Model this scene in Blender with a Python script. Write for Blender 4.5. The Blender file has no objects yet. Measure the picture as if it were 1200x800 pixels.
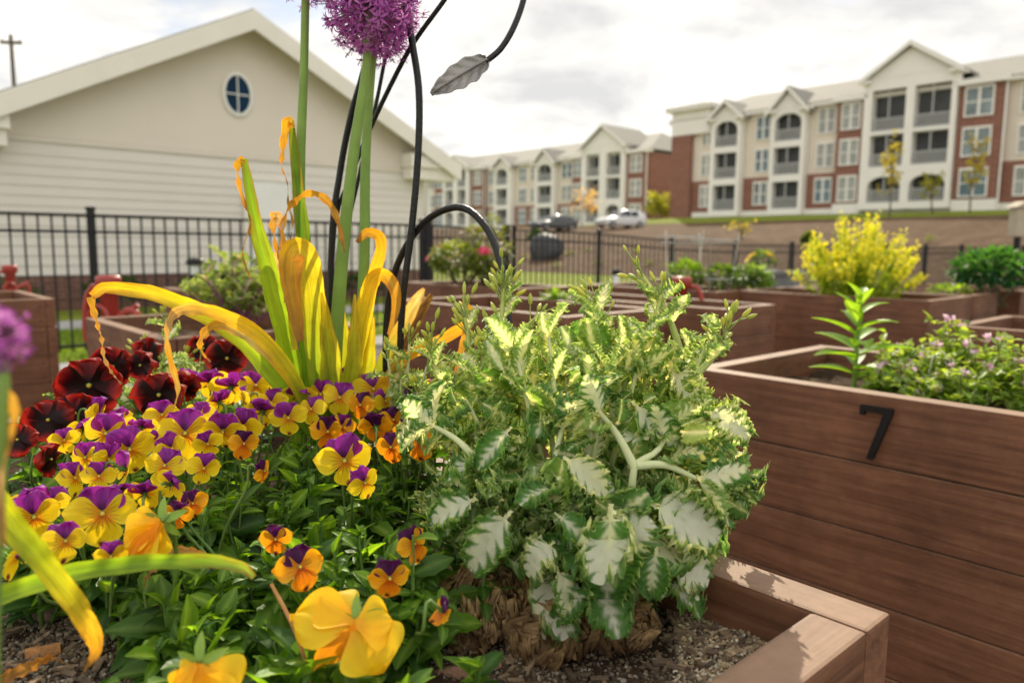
import bpy, bmesh, math, random
import numpy as np
from mathutils import Vector, Matrix, noise as mnoise

S = bpy.context.scene
COL = S.collection
RNG = random.Random(7)
PI = math.pi
def rad(a): return math.radians(a)
def lerp(a, b, t): return a + (b - a) * t
def clamp(x, a=0.0, b=1.0): return max(a, min(b, x))
def sstep(a, b, x):
    t = clamp((x - a) / (b - a)); return t * t * (3 - 2 * t)
def mixc(a, b, t): return tuple(a[i] + (b[i] - a[i]) * t for i in range(3))

# ------------------------------------------------------------------ camera geometry
F = 890.0; PITCH = math.atan(112 / 890); ROLL = rad(.5); H = 1.12
CAMR = Matrix.Rotation(PI / 2 - PITCH, 3, 'X') @ Matrix.Rotation(ROLL, 3, 'Z')
CAM = Vector((0, 0, H))
def ray(px, py): return CAMR @ Vector(((px - 600) / F, -(py - 400) / F, -1))
def at(px, py, D):
    r = ray(px, py); return CAM + r * (D / r.y)
def atz(px, py, z):
    r = ray(px, py); return CAM + r * ((z - H) / r.z)
A1 = rad(42.5)
D1 = Vector((-math.sin(A1), math.cos(A1), 0)); D2 = Vector((math.cos(A1), math.sin(A1), 0))
def uv(u, v, z=0.0): return D1 * u + D2 * v + Vector((0, 0, z))

# ------------------------------------------------------------------ object helpers
def tag(o, label=None, cat=None, group=None, kind=None):
    if label: o['label'] = label
    if cat: o['category'] = cat
    if group: o['group'] = group
    if kind: o['kind'] = kind
    return o
def empty(name, loc=(0, 0, 0), label=None, cat=None, group=None, rz=0.0):
    o = bpy.data.objects.new(name, None); COL.objects.link(o)
    o.location = loc; o.rotation_euler = (0, 0, rz); o.empty_display_size = .05
    return tag(o, label, cat, group)

class MB:
    def __init__(s): s.v = []; s.f = []; s.c = []; s.m = []; s.uv = []
    def add(s, vs, fs, col=(1, 1, 1), mi=0, uvs=None):
        b = len(s.v); s.v.extend([tuple(p) for p in vs])
        if isinstance(col, list): s.c.extend(col)
        else: s.c.extend([col] * len(vs))
        s.uv.extend(uvs if uvs else [(0, 0)] * len(vs))
        s.f.extend([tuple(i + b for i in f) for f in fs]); s.m.extend([mi] * len(fs))
    def grid(s, P, C=(1, 1, 1), mi=0, U=None, wrap=False):
        n = len(P); m = len(P[0]); vs = [p for r in P for p in r]
        fs = []
        for i in range(n - 1):
            for j in range(m if wrap else m - 1):
                k = (j + 1) % m
                fs.append((i * m + j, i * m + k, (i + 1) * m + k, (i + 1) * m + j))
        c = [x for r in C for x in r] if isinstance(C, list) else C
        s.add(vs, fs, c, mi, [x for r in U for x in r] if U else None)
    def tube(s, pts, rr, seg=6, col=(1, 1, 1), mi=0, cap=True):
        pts = [Vector(p) for p in pts]; n = len(pts)
        if not isinstance(rr, (list, tuple)): rr = [rr] * n
        t0 = (pts[1] - pts[0]).normalized()
        a = t0.orthogonal().normalized(); P = []; C = []
        for i in range(n):
            t = (pts[min(i + 1, n - 1)] - pts[max(i - 1, 0)])
            t = t.normalized() if t.length > 1e-9 else t0
            a = (a - t * a.dot(t)); a = a.normalized() if a.length > 1e-6 else t.orthogonal().normalized()
            b = t.cross(a)
            P.append([pts[i] + (a * math.cos(2 * PI * k / seg) + b * math.sin(2 * PI * k / seg)) * rr[i] for k in range(seg)])
            C.append([col[i] if isinstance(col, list) else col] * seg)
        s.grid(P, C, mi, None, True)
        if cap:
            b = len(s.v)
            s.add(P[0], [tuple(range(seg))[::-1]], C[0], mi); s.add(P[-1], [tuple(range(seg))], C[-1], mi)
    def box(s, x0, x1, y0, y1, z0, z1, col=(1, 1, 1), mi=0, bev=0.0, M=None):
        if bev <= 0:
            vs = [Vector((x, y, z)) for z in (z0, z1) for y in (y0, y1) for x in (x0, x1)]
            fs = [(0, 2, 3, 1), (4, 5, 7, 6), (0, 1, 5, 4), (2, 6, 7, 3), (0, 4, 6, 2), (1, 3, 7, 5)]
        else:
            bm = bmesh.new(); bmesh.ops.create_cube(bm, size=1)
            for v in bm.verts: v.co = Vector(((x0 + x1) / 2 + v.co.x * (x1 - x0), (y0 + y1) / 2 + v.co.y * (y1 - y0), (z0 + z1) / 2 + v.co.z * (z1 - z0)))
            bmesh.ops.bevel(bm, geom=list(bm.edges), offset=bev, segments=2, affect='EDGES', profile=.6)
            bm.verts.index_update(); vs = [v.co.copy() for v in bm.verts]; fs = [tuple(v.index for v in f.verts) for f in bm.faces]; bm.free()
        if M is not None: vs = [M @ v for v in vs]
        s.add(vs, fs, col, mi)
    def prism(s, poly, d, M=None, col=(1, 1, 1), mi=0):
        """poly of (x,z) extruded along y over d=(y0,y1)"""
        n = len(poly); vs = [Vector((x, d[0], z)) for x, z in poly] + [Vector((x, d[1], z)) for x, z in poly]
        if M is not None: vs = [M @ v for v in vs]
        fs = [tuple(range(n)), tuple(range(2 * n - 1, n - 1, -1))] + [(i, i + n, (i + 1) % n + n, (i + 1) % n) for i in range(n)]
        s.add(vs, fs, col, mi)
    def lathe(s, prof, seg=16, col=(1, 1, 1), mi=0, M=None):
        P = []
        for r, z in prof:
            row = [Vector((r * math.cos(2 * PI * k / seg), r * math.sin(2 * PI * k / seg), z)) for k in range(seg)]
            P.append([M @ p for p in row] if M is not None else row)
        s.grid(P, col, mi, None, True)
        s.add(P[0], [tuple(range(seg))[::-1]], col, mi); s.add(P[-1], [tuple(range(seg))], col, mi)
    def merge(s, o, M, mi=0, tint=None):
        s.add([M @ Vector(p) for p in o.v], o.f, [tuple(a * b for a, b in zip(c, tint)) for c in o.c] if tint else list(o.c), mi, list(o.uv))
    def mesh(s, name, mats, smooth=True):
        me = bpy.data.meshes.new(name); me.from_pydata(s.v, [], s.f)
        ca = me.color_attributes.new('Col', 'FLOAT_COLOR', 'POINT')
        arr = np.ones((len(s.v), 4), dtype=np.float32)
        if s.c: arr[:, :3] = np.array(s.c, dtype=np.float32)
        ca.data.foreach_set('color', arr.ravel())
        ul = me.uv_layers.new(name='UVMap')
        idx = np.empty(len(me.loops), dtype=np.int32); me.loops.foreach_get('vertex_index', idx)
        ua = np.array(s.uv, dtype=np.float32)
        ul.data.foreach_set('uv', ua[idx].ravel())
        for m in (mats if isinstance(mats, (list, tuple)) else [mats]): me.materials.append(m)
        me.polygons.foreach_set('material_index', s.m)
        if smooth: me.polygons.foreach_set('use_smooth', [True] * len(s.f))
        me.update(); return me
    def build(s, name, mats, parent=None, smooth=False):
        o = bpy.data.objects.new(name, s.mesh(name, mats, smooth)); COL.objects.link(o)
        if parent is not None: o.parent = parent
        return o
def inst(name, me, parent, M):
    o = bpy.data.objects.new(name, me); COL.objects.link(o); o.parent = parent; o.matrix_basis = M; return o
def frame(loc, y, z):
    y = Vector(y).normalized(); z = Vector(z); z = z - y * z.dot(y)
    z = z.normalized() if z.length > 1e-5 else y.orthogonal().normalized()
    x = y.cross(z)
    M = Matrix((x, y, z)).transposed().to_4x4(); M.translation = Vector(loc); return M
def cr(pts, n):
    """Catmull-Rom through tuples, n samples"""
    P = [np.array(p, dtype=float) for p in pts]; P = [2 * P[0] - P[1]] + P + [2 * P[-1] - P[-2]]
    out = []; k = len(P) - 3
    for i in range(n):
        t = i / (n - 1) * k; j = min(int(t), k - 1); t -= j
        a, b, c, d = P[j:j + 4]
        out.append(.5 * (2 * b + (c - a) * t + (2 * a - 5 * b + 4 * c - d) * t * t + (3 * b - a - 3 * c + d) * t ** 3))
    return out

# ------------------------------------------------------------------ materials
def nmat(name):
    m = bpy.data.materials.new(name); m.use_nodes = True; nt = m.node_tree
    for n in list(nt.nodes): nt.nodes.remove(n)
    return m, nt, nt.nodes, nt.links
def N(nodes, t, **kw):
    n = nodes.new(t)
    for k, v in kw.items():
        if k in n.inputs.keys(): n.inputs[k].default_value = v
        else: setattr(n, k, v)
    return n
def c4(c): return (c[0], c[1], c[2], 1)
def solid(name, col, rough=.6, metal=0.0, var=.15, scale=8.0, bump=0.0, bscale=60.0, spec=.5, coords='Object', stretch=(1, 1, 1), vcol=False, dust=None):
    m, nt, nd, lk = nmat(name)
    out = N(nd, 'ShaderNodeOutputMaterial'); b = N(nd, 'ShaderNodeBsdfPrincipled', Roughness=rough, Metallic=metal)
    b.inputs['Specular IOR Level'].default_value = spec
    tc = N(nd, 'ShaderNodeTexCoord'); mp = N(nd, 'ShaderNodeMapping'); mp.inputs['Scale'].default_value = stretch
    lk.new(tc.outputs[coords], mp.inputs[0])
    no = N(nd, 'ShaderNodeTexNoise', Scale=scale, Detail=6.0, Roughness=.6); lk.new(mp.outputs[0], no.inputs[0])
    mr = N(nd, 'ShaderNodeMapRange'); mr.inputs[1].default_value = .25; mr.inputs[2].default_value = .75
    mr.inputs[3].default_value = 1 - var; mr.inputs[4].default_value = 1 + var; lk.new(no.outputs[0], mr.inputs[0])
    mx = N(nd, 'ShaderNodeMix', data_type='RGBA', blend_type='MULTIPLY'); mx.inputs[0].default_value = 1
    if vcol:
        at_ = N(nd, 'ShaderNodeAttribute', attribute_name='Col'); lk.new(at_.outputs['Color'], mx.inputs[6])
    else: mx.inputs[6].default_value = c4(col)
    lk.new(mr.outputs[0], mx.inputs[7]); last = mx.outputs[2]
    if dust:
        no2 = N(nd, 'ShaderNodeTexNoise', Scale=scale * .6, Detail=8.0, Roughness=.7); lk.new(mp.outputs[0], no2.inputs[0])
        m2 = N(nd, 'ShaderNodeMapRange'); m2.inputs[1].default_value = .45; m2.inputs[2].default_value = .75; m2.inputs[4].default_value = dust[3]; lk.new(no2.outputs[0], m2.inputs[0])
        mx2 = N(nd, 'ShaderNodeMix', data_type='RGBA'); lk.new(m2.outputs[0], mx2.inputs[0]); lk.new(last, mx2.inputs[6]); mx2.inputs[7].default_value = c4(dust)
        last = mx2.outputs[2]
    lk.new(last, b.inputs['Base Color'])
    if bump:
        nb = N(nd, 'ShaderNodeTexNoise', Scale=bscale, Detail=5.0); lk.new(mp.outputs[0], nb.inputs[0])
        bp = N(nd, 'ShaderNodeBump', Strength=bump, Distance=.01); lk.new(nb.outputs[0], bp.inputs['Height']); lk.new(bp.outputs[0], b.inputs['Normal'])
    lk.new(b.outputs[0], out.inputs[0]); return m
def leafy(name, trans=.5, rough=.5, var=.18, scale=60.0, spec=.35, tint=(1.25, 1.2, .6), veins=0.0, bump=.25, fibre=0.0):
    """thin plant tissue: vertex colour, light passing through"""
    m, nt, nd, lk = nmat(name)
    out = N(nd, 'ShaderNodeOutputMaterial'); b = N(nd, 'ShaderNodeBsdfPrincipled', Roughness=rough); b.inputs['Specular IOR Level'].default_value = spec
    a = N(nd, 'ShaderNodeAttribute', attribute_name='Col'); tc = N(nd, 'ShaderNodeTexCoord')
    no = N(nd, 'ShaderNodeTexNoise', Scale=scale, Detail=4.0); lk.new(tc.outputs['Object'], no.inputs[0])
    mr = N(nd, 'ShaderNodeMapRange'); mr.inputs[1].default_value = .25; mr.inputs[2].default_value = .75; mr.inputs[3].default_value = 1 - var; mr.inputs[4].default_value = 1 + var
    lk.new(no.outputs[0], mr.inputs[0])
    mx = N(nd, 'ShaderNodeMix', data_type='RGBA', blend_type='MULTIPLY'); mx.inputs[0].default_value = 1
    lk.new(a.outputs['Color'], mx.inputs[6]); lk.new(mr.outputs[0], mx.inputs[7]); last = mx.outputs[2]
    if fibre:
        mf = N(nd, 'ShaderNodeMapping'); mf.inputs['Scale'].default_value = (26, 1.6, 1); lk.new(tc.outputs['UV'], mf.inputs[0])
        nf = N(nd, 'ShaderNodeTexNoise', Scale=1.0, Detail=5.0, Roughness=.65); lk.new(mf.outputs[0], nf.inputs[0])
        mrf = N(nd, 'ShaderNodeMapRange'); mrf.inputs[1].default_value = .3; mrf.inputs[2].default_value = .7; mrf.inputs[3].default_value = 1 - fibre; mrf.inputs[4].default_value = 1 + fibre; lk.new(nf.outputs[0], mrf.inputs[0])
        mxf = N(nd, 'ShaderNodeMix', data_type='RGBA', blend_type='MULTIPLY'); mxf.inputs[0].default_value = 1; lk.new(last, mxf.inputs[6]); lk.new(mrf.outputs[0], mxf.inputs[7]); last = mxf.outputs[2]
        nf2 = N(nd, 'ShaderNodeTexNoise', Scale=38.0, Detail=6.0, Roughness=.75); lk.new(tc.outputs['Object'], nf2.inputs[0])
        ms2 = N(nd, 'ShaderNodeMapRange'); ms2.inputs[1].default_value = .60; ms2.inputs[2].default_value = .72; ms2.inputs[4].default_value = .55; lk.new(nf2.outputs[0], ms2.inputs[0])
        mxs = N(nd, 'ShaderNodeMix', data_type='RGBA'); lk.new(ms2.outputs[0], mxs.inputs[0]); lk.new(last, mxs.inputs[6]); mxs.inputs[7].default_value = (.42, .25, .05, 1); last = mxs.outputs[2]
    if veins:
        # radial dark lines near the petal throat, from the petal's own UV (u across, v along)
        sp = N(nd, 'ShaderNodeSeparateXYZ'); lk.new(tc.outputs['UV'], sp.inputs[0])
        m1 = N(nd, 'ShaderNodeMath', operation='MULTIPLY'); m1.inputs[1].default_value = 5.5; lk.new(sp.outputs[0], m1.inputs[0])
        m2 = N(nd, 'ShaderNodeMath', operation='COSINE')
        m1b = N(nd, 'ShaderNodeMath', operation='MULTIPLY'); m1b.inputs[1].default_value = 2 * PI; lk.new(m1.outputs[0], m1b.inputs[0]); lk.new(m1b.outputs[0], m2.inputs[0])
        m3 = N(nd, 'ShaderNodeMapRange'); m3.inputs[1].default_value = .86; m3.inputs[2].default_value = .99; lk.new(m2.outputs[0], m3.inputs[0])
        m4 = N(nd, 'ShaderNodeMapRange'); m4.inputs[1].default_value = .52; m4.inputs[2].default_value = .36; lk.new(sp.outputs[1], m4.inputs[0])
        m5 = N(nd, 'ShaderNodeMath', operation='MULTIPLY'); lk.new(m3.outputs[0], m5.inputs[0]); lk.new(m4.outputs[0], m5.inputs[1])
        m6 = N(nd, 'ShaderNodeMath', operation='MULTIPLY'); m6.inputs[1].default_value = veins; lk.new(m5.outputs[0], m6.inputs[0])
        mv = N(nd, 'ShaderNodeMix', data_type='RGBA'); lk.new(m6.outputs[0], mv.inputs[0]); lk.new(last, mv.inputs[6]); mv.inputs[7].default_value = (.07, .008, .015, 1)
        last = mv.outputs[2]
    lk.new(last, b.inputs['Base Color'])
    tr = N(nd, 'ShaderNodeBsdfTranslucent')
    mt = N(nd, 'ShaderNodeMix', data_type='RGBA', blend_type='MULTIPLY'); mt.inputs[0].default_value = 1; lk.new(last, mt.inputs[6]); mt.inputs[7].default_value = c4(tint)
    lk.new(mt.outputs[2], tr.inputs[0])
    if bump:
        nb = N(nd, 'ShaderNodeTexNoise', Scale=scale * 4, Detail=3.0); lk.new(tc.outputs['Object'], nb.inputs[0])
        bp = N(nd, 'ShaderNodeBump', Strength=bump, Distance=.002); lk.new(nb.outputs[0], bp.inputs['Height']); lk.new(bp.outputs[0], b.inputs['Normal'])
    ms = N(nd, 'ShaderNodeMixShader'); ms.inputs[0].default_value = trans; lk.new(b.outputs[0], ms.inputs[1]); lk.new(tr.outputs[0], ms.inputs[2])
    lk.new(ms.outputs[0], out.inputs[0]); return m
def wood(name, axis):
    st = (1.2, 26, 26) if axis == 0 else (26, 1.2, 26)
    m, nt, nd, lk = nmat(name)
    out = N(nd, 'ShaderNodeOutputMaterial'); b = N(nd, 'ShaderNodeBsdfPrincipled', Roughness=.62); b.inputs['Specular IOR Level'].default_value = .35
    tc = N(nd, 'ShaderNodeTexCoord'); mp = N(nd, 'ShaderNodeMapping'); mp.inputs['Scale'].default_value = st; lk.new(tc.outputs['Object'], mp.inputs[0])
    at_ = N(nd, 'ShaderNodeAttribute', attribute_name='Col'); off = N(nd, 'ShaderNodeVectorMath', operation='MULTIPLY_ADD')
    off.inputs[1].default_value = (9, 9, 9); lk.new(at_.outputs['Color'], off.inputs[0]); lk.new(mp.outputs[0], off.inputs[2])
    n1 = N(nd, 'ShaderNodeTexNoise', Scale=2.6, Detail=10.0, Roughness=.70, Distortion=.9); lk.new(off.outputs[0], n1.inputs[0])
    cr_ = N(nd, 'ShaderNodeValToRGB'); e = cr_.color_ramp.elements
    e[0].position = .28; e[0].color = (.076, .029, .0135, 1); e[1].position = .75; e[1].color = (.24, .112, .060, 1)
    k = e.new(.5); k.color = (.155, .066, .034, 1); lk.new(n1.outputs[0], cr_.inputs[0])
    n2 = N(nd, 'ShaderNodeTexNoise', Scale=6.0, Detail=9.0, Roughness=.78); lk.new(tc.outputs['Object'], n2.inputs[0])
    mr = N(nd, 'ShaderNodeMapRange'); mr.inputs[1].default_value = .3; mr.inputs[2].default_value = .7; mr.inputs[3].default_value = .68; mr.inputs[4].default_value = 1.34; lk.new(n2.outputs[0], mr.inputs[0])
    mx = N(nd, 'ShaderNodeMix', data_type='RGBA', blend_type='MULTIPLY'); mx.inputs[0].default_value = 1; lk.new(cr_.outputs[0], mx.inputs[6]); lk.new(mr.outputs[0], mx.inputs[7])
    # paler tone where the face looks up
    ge = N(nd, 'ShaderNodeNewGeometry'); sp = N(nd, 'ShaderNodeSeparateXYZ'); lk.new(ge.outputs['Normal'], sp.inputs[0])
    mu = N(nd, 'ShaderNodeMapRange'); mu.inputs[1].default_value = .5; mu.inputs[2].default_value = .95; mu.inputs[4].default_value = .62; lk.new(sp.outputs[2], mu.inputs[0])
    mw = N(nd, 'ShaderNodeMix', data_type='RGBA'); lk.new(mu.outputs[0], mw.inputs[0]); lk.new(mx.outputs[2], mw.inputs[6])
    mw2 = N(nd, 'ShaderNodeMix', data_type='RGBA', blend_type='MULTIPLY'); mw2.inputs[0].default_value = 1; mw2.inputs[6].default_value = (.315, .205, .135, 1); lk.new(mr.outputs[0], mw2.inputs[7])
    lk.new(mw2.outputs[2], mw.inputs[7])
    lk.new(mw.outputs[2], b.inputs['Base Color'])
    vk = N(nd, 'ShaderNodeTexVoronoi', Scale=2.3); vm = N(nd, 'ShaderNodeMapping'); vm.inputs['Scale'].default_value = (.8, 2.2, 2.2) if axis == 0 else (2.2, .8, 2.2)
    lk.new(tc.outputs['Object'], vm.inputs[0]); lk.new(vm.outputs[0], vk.inputs[0])
    km = N(nd, 'ShaderNodeMapRange'); km.inputs[1].default_value = .03; km.inputs[2].default_value = .10; km.inputs[3].default_value = .42; km.inputs[4].default_value = 1.0; lk.new(vk.outputs[0], km.inputs[0])
    mk = N(nd, 'ShaderNodeMix', data_type='RGBA', blend_type='MULTIPLY'); mk.inputs[0].default_value = 1; lk.new(mx.outputs[2], mk.inputs[6]); lk.new(km.outputs[0], mk.inputs[7]); lk.new(mk.outputs[2], mw.inputs[6])
    bp = N(nd, 'ShaderNodeBump', Strength=.35, Distance=.003); lk.new(n1.outputs[0], bp.inputs['Height']); lk.new(bp.outputs[0], b.inputs['Normal'])
    lk.new(b.outputs[0], out.inputs[0]); return m
def brick(name, c1, c2, mortar, scale, coords='Object', rot=(PI / 2, 0, 0)):
    m, nt, nd, lk = nmat(name)
    out = N(nd, 'ShaderNodeOutputMaterial'); b = N(nd, 'ShaderNodeBsdfPrincipled', Roughness=.85)
    tc = N(nd, 'ShaderNodeTexCoord'); sx = N(nd, 'ShaderNodeSeparateXYZ'); lk.new(tc.outputs[coords], sx.inputs[0])
    ad = N(nd, 'ShaderNodeMath', operation='ADD'); lk.new(sx.outputs[0], ad.inputs[0]); lk.new(sx.outputs[1], ad.inputs[1])
    cb = N(nd, 'ShaderNodeCombineXYZ'); lk.new(ad.outputs[0], cb.inputs[0]); lk.new(sx.outputs[2], cb.inputs[1])
    bt = N(nd, 'ShaderNodeTexBrick', Color1=c4(c1), Color2=c4(c2), Mortar=c4(mortar), Scale=scale); bt.inputs['Mortar Size'].default_value = .012
    bt.inputs['Brick Width'].default_value = .42; bt.inputs['Row Height'].default_value = .14
    lk.new(cb.outputs[0], bt.inputs[0]); lk.new(bt.outputs[0], b.inputs['Base Color']); lk.new(b.outputs[0], out.inputs[0]); return m
def soilmat(name, ca, cb_, cc, scale):
    m, nt, nd, lk = nmat(name)
    out = N(nd, 'ShaderNodeOutputMaterial'); b = N(nd, 'ShaderNodeBsdfPrincipled', Roughness=.9); b.inputs['Specular IOR Level'].default_value = .06
    tc = N(nd, 'ShaderNodeTexCoord'); n1 = N(nd, 'ShaderNodeTexNoise', Scale=scale, Detail=10.0, Roughness=.75); lk.new(tc.outputs['Object'], n1.inputs[0])
    r = N(nd, 'ShaderNodeValToRGB'); e = r.color_ramp.elements; e[0].position = .3; e[0].color = c4(ca); e[1].position = .75; e[1].color = c4(cc); k = e.new(.52); k.color = c4(cb_)
    lk.new(n1.outputs[0], r.inputs[0]); lk.new(r.outputs[0], b.inputs['Base Color'])
    v = N(nd, 'ShaderNodeTexVoronoi', Scale=scale * 6); lk.new(tc.outputs['Object'], v.inputs[0])
    bp = N(nd, 'ShaderNodeBump', Strength=.7, Distance=.01); lk.new(v.outputs[0], bp.inputs['Height'])
    bp2 = N(nd, 'ShaderNodeBump', Strength=.8, Distance=.02); lk.new(n1.outputs[0], bp2.inputs['Height']); lk.new(bp.outputs[0], bp2.inputs['Normal']); lk.new(bp2.outputs[0], b.inputs['Normal'])
    lk.new(b.outputs[0], out.inputs[0]); return m
WX = wood('stained_wood_long', 0); WY = wood('stained_wood_cross', 1)
M_SOIL = soilmat('bed_soil', (.022, .014, .009), (.07, .045, .028), (.20, .14, .09), 14)
M_GRAVEL = soilmat('gravel', (.07, .065, .06), (.16, .15, .14), (.34, .32, .29), 9)
M_MULCH = soilmat('mulch', (.045, .027, .016), (.115, .070, .042), (.22, .15, .095), 1.4)
M_LAWN = soilmat('lawn', (.10, .135, .018), (.18, .215, .028), (.28, .31, .06), 2.2)
M_PATH = solid('path_concrete', (.33, .32, .31), .9, var=.15, scale=2)
M_BLACK = solid('black_paint', (.010, .010, .011), .45, var=.2, scale=20, spec=.3)
M_WIRE = solid('dark_wire', (.008, .008, .009), .34, var=.3, scale=40, bump=.15, bscale=200, spec=.38)
M_PEW = solid('pewter', (.30, .28, .27), .42, metal=.35, var=.22, scale=30, bump=.12, bscale=160)
M_WHITE = solid('white_trim', (.80, .79, .76), .6, var=.06, scale=3)
M_STONE = solid('crumbs', (.3, .25, .2), .85, vcol=True, var=.25, scale=90)
M_BARK = solid('bark', (.1, .07, .05), .9, vcol=True, var=.4, scale=60, bump=.6, bscale=150)
M_LEAF = leafy('garden_leaf', .52, .42, tint=(1.95, 1.85, .45))
M_KALE = leafy('kale_leaf', .55, .45, scale=120, tint=(1.42, 1.36, .66), var=.16)
M_ALL = leafy('strap_leaf', .58, .42, scale=35, tint=(1.45, 1.3, .45), var=.22, fibre=.34)
M_PET = leafy('petal', .42, .5, scale=90, tint=(1.35, 1.15, .9), veins=.8, var=.14, bump=.12)
M_PETP = leafy('plain_petal', .42, .5, scale=90, tint=(1.4, 1.1, 1.1), var=.16, bump=.12)
M_DRY = leafy('dry_leaf', .4, .7, scale=60, tint=(1.3, 1.05, .6), var=.3, fibre=.35)
M_STEM = leafy('stem', .12, .5, scale=40, var=.12, tint=(1.2, 1.2, .7))
# ------------------------------------------------------------------ camera, light, sky
cd = bpy.data.cameras.new('camera'); cam = bpy.data.objects.new('camera', cd); COL.objects.link(cam)
M4 = CAMR.to_4x4(); M4.translation = CAM; cam.matrix_world = M4
cd.sensor_width = 36; cd.lens = F / 1200 * 36; cd.clip_start = .01; cd.clip_end = 3000
cd.dof.use_dof = True; cd.dof.focus_distance = .74; cd.dof.aperture_fstop = 5.8; cd.dof.aperture_blades = 0
S.camera = cam
S.view_settings.view_transform = 'Standard'; S.view_settings.look = 'None'; S.view_settings.exposure = 0
S.render.engine = 'CYCLES'; S.cycles.use_denoising = True; S.cycles.max_bounces = 8; S.cycles.transparent_max_bounces = 8
S.cycles.diffuse_bounces = 4; S.cycles.transmission_bounces = 6; S.cycles.sample_clamp_indirect = 8
SUN_AZ, SUN_EL = rad(5), rad(35)          # azimuth measured from +Y towards +X
sd = bpy.data.lights.new('sun', 'SUN'); sd.energy = 5.0; sd.angle = rad(.55); sd.color = (1, .90, .70)
so = bpy.data.objects.new('sun', sd); COL.objects.link(so)
sv = Vector((math.sin(SUN_AZ) * math.cos(SUN_EL), math.cos(SUN_AZ) * math.cos(SUN_EL), math.sin(SUN_EL)))
so.rotation_euler = sv.to_track_quat('Z', 'Y').to_euler(); so.location = sv * 30
w = bpy.data.worlds.new('World'); S.world = w; w.use_nodes = True
nt = w.node_tree; nd = nt.nodes; lk = nt.links
for n in list(nd): nd.remove(n)
wo = N(nd, 'ShaderNodeOutputWorld'); bg1 = N(nd, 'ShaderNodeBackground'); bg1.inputs[1].default_value = .11
sky = N(nd, 'ShaderNodeTexSky', sky_type='NISHITA', sun_disc=False, sun_elevation=SUN_EL, sun_rotation=SUN_AZ)
lk.new(sky.outputs[0], bg1.inputs[0])
tc = N(nd, 'ShaderNodeTexCoord'); sp = N(nd, 'ShaderNodeSeparateXYZ'); lk.new(tc.outputs['Generated'], sp.inputs[0])
# cloud deck: project the direction on a flat layer so clouds flatten towards the horizon
ad = N(nd, 'ShaderNodeMath', operation='ADD'); ad.inputs[1].default_value = .22; lk.new(sp.outputs[2], ad.inputs[0])
mxz = N(nd, 'ShaderNodeMath', operation='MAXIMUM'); mxz.inputs[1].default_value = .12; lk.new(ad.outputs[0], mxz.inputs[0])
cbv = N(nd, 'ShaderNodeCombineXYZ')
for i in range(2):
    dv = N(nd, 'ShaderNodeMath', operation='DIVIDE'); lk.new(sp.outputs[i], dv.inputs[0]); lk.new(mxz.outputs[0], dv.inputs[1]); lk.new(dv.outputs[0], cbv.inputs[i])
mp = N(nd, 'ShaderNodeMapping'); mp.inputs['Location'].default_value = (2.3, 1.1, 0); lk.new(cbv.outputs[0], mp.inputs[0])
n1 = N(nd, 'ShaderNodeTexNoise', Scale=1.35, Detail=9.0, Roughness=.56, Distortion=.25); lk.new(mp.outputs[0], n1.inputs[0])
n2 = N(nd, 'ShaderNodeTexNoise', Scale=2.1, Detail=8.0, Roughness=.58, Distortion=.35); mp2 = N(nd, 'ShaderNodeMapping'); mp2.inputs['Location'].default_value = (7.7, 3.2, 0)
lk.new(cbv.outputs[0], mp2.inputs[0]); lk.new(mp2.outputs[0], n2.inputs[0])
shade = N(nd, 'ShaderNodeValToRGB'); e = shade.color_ramp.elements
e[0].position = .36; e[0].color = (.80, .795, .79, 1); e[1].position = .60; e[1].color = (1.28, 1.23, 1.13, 1); k = e.new(.48); k.color = (1.04, 1.015, .965, 1)
lk.new(n2.outputs[0], shade.inputs[0])
up = N(nd, 'ShaderNodeMapRange'); up.inputs[1].default_value = .30; up.inputs[2].default_value = .75; up.inputs[3].default_value = 1.0; up.inputs[4].default_value = 1.2; lk.new(sp.outputs[2], up.inputs[0])  # overhead sky, out of view, raised for extra fill
bk = N(nd, 'ShaderNodeMapRange'); bk.inputs[1].default_value = .2; bk.inputs[2].default_value = -.7; bk.inputs[3].default_value = 0; bk.inputs[4].default_value = .26; lk.new(sp.outputs[1], bk.inputs[0])  # unseen sky behind the camera brightened as added fill light
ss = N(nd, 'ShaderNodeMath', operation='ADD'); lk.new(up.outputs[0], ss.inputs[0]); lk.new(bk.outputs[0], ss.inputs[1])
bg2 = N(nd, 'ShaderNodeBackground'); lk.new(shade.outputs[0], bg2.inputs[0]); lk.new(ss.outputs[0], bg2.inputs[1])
cov = N(nd, 'ShaderNodeMapRange'); cov.inputs[1].default_value = .37; cov.inputs[2].default_value = .47; lk.new(n1.outputs[0], cov.inputs[0])
hz = N(nd, 'ShaderNodeMapRange'); hz.inputs[1].default_value = .17; hz.inputs[2].default_value = .04; lk.new(sp.outputs[2], hz.inputs[0])
mxc = N(nd, 'ShaderNodeMath', operation='MAXIMUM'); lk.new(cov.outputs[0], mxc.inputs[0]); lk.new(hz.outputs[0], mxc.inputs[1])
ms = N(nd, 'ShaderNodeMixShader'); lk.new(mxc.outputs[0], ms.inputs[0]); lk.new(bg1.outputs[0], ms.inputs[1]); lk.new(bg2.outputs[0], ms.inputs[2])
lk.new(ms.outputs[0], wo.inputs[0])

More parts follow.
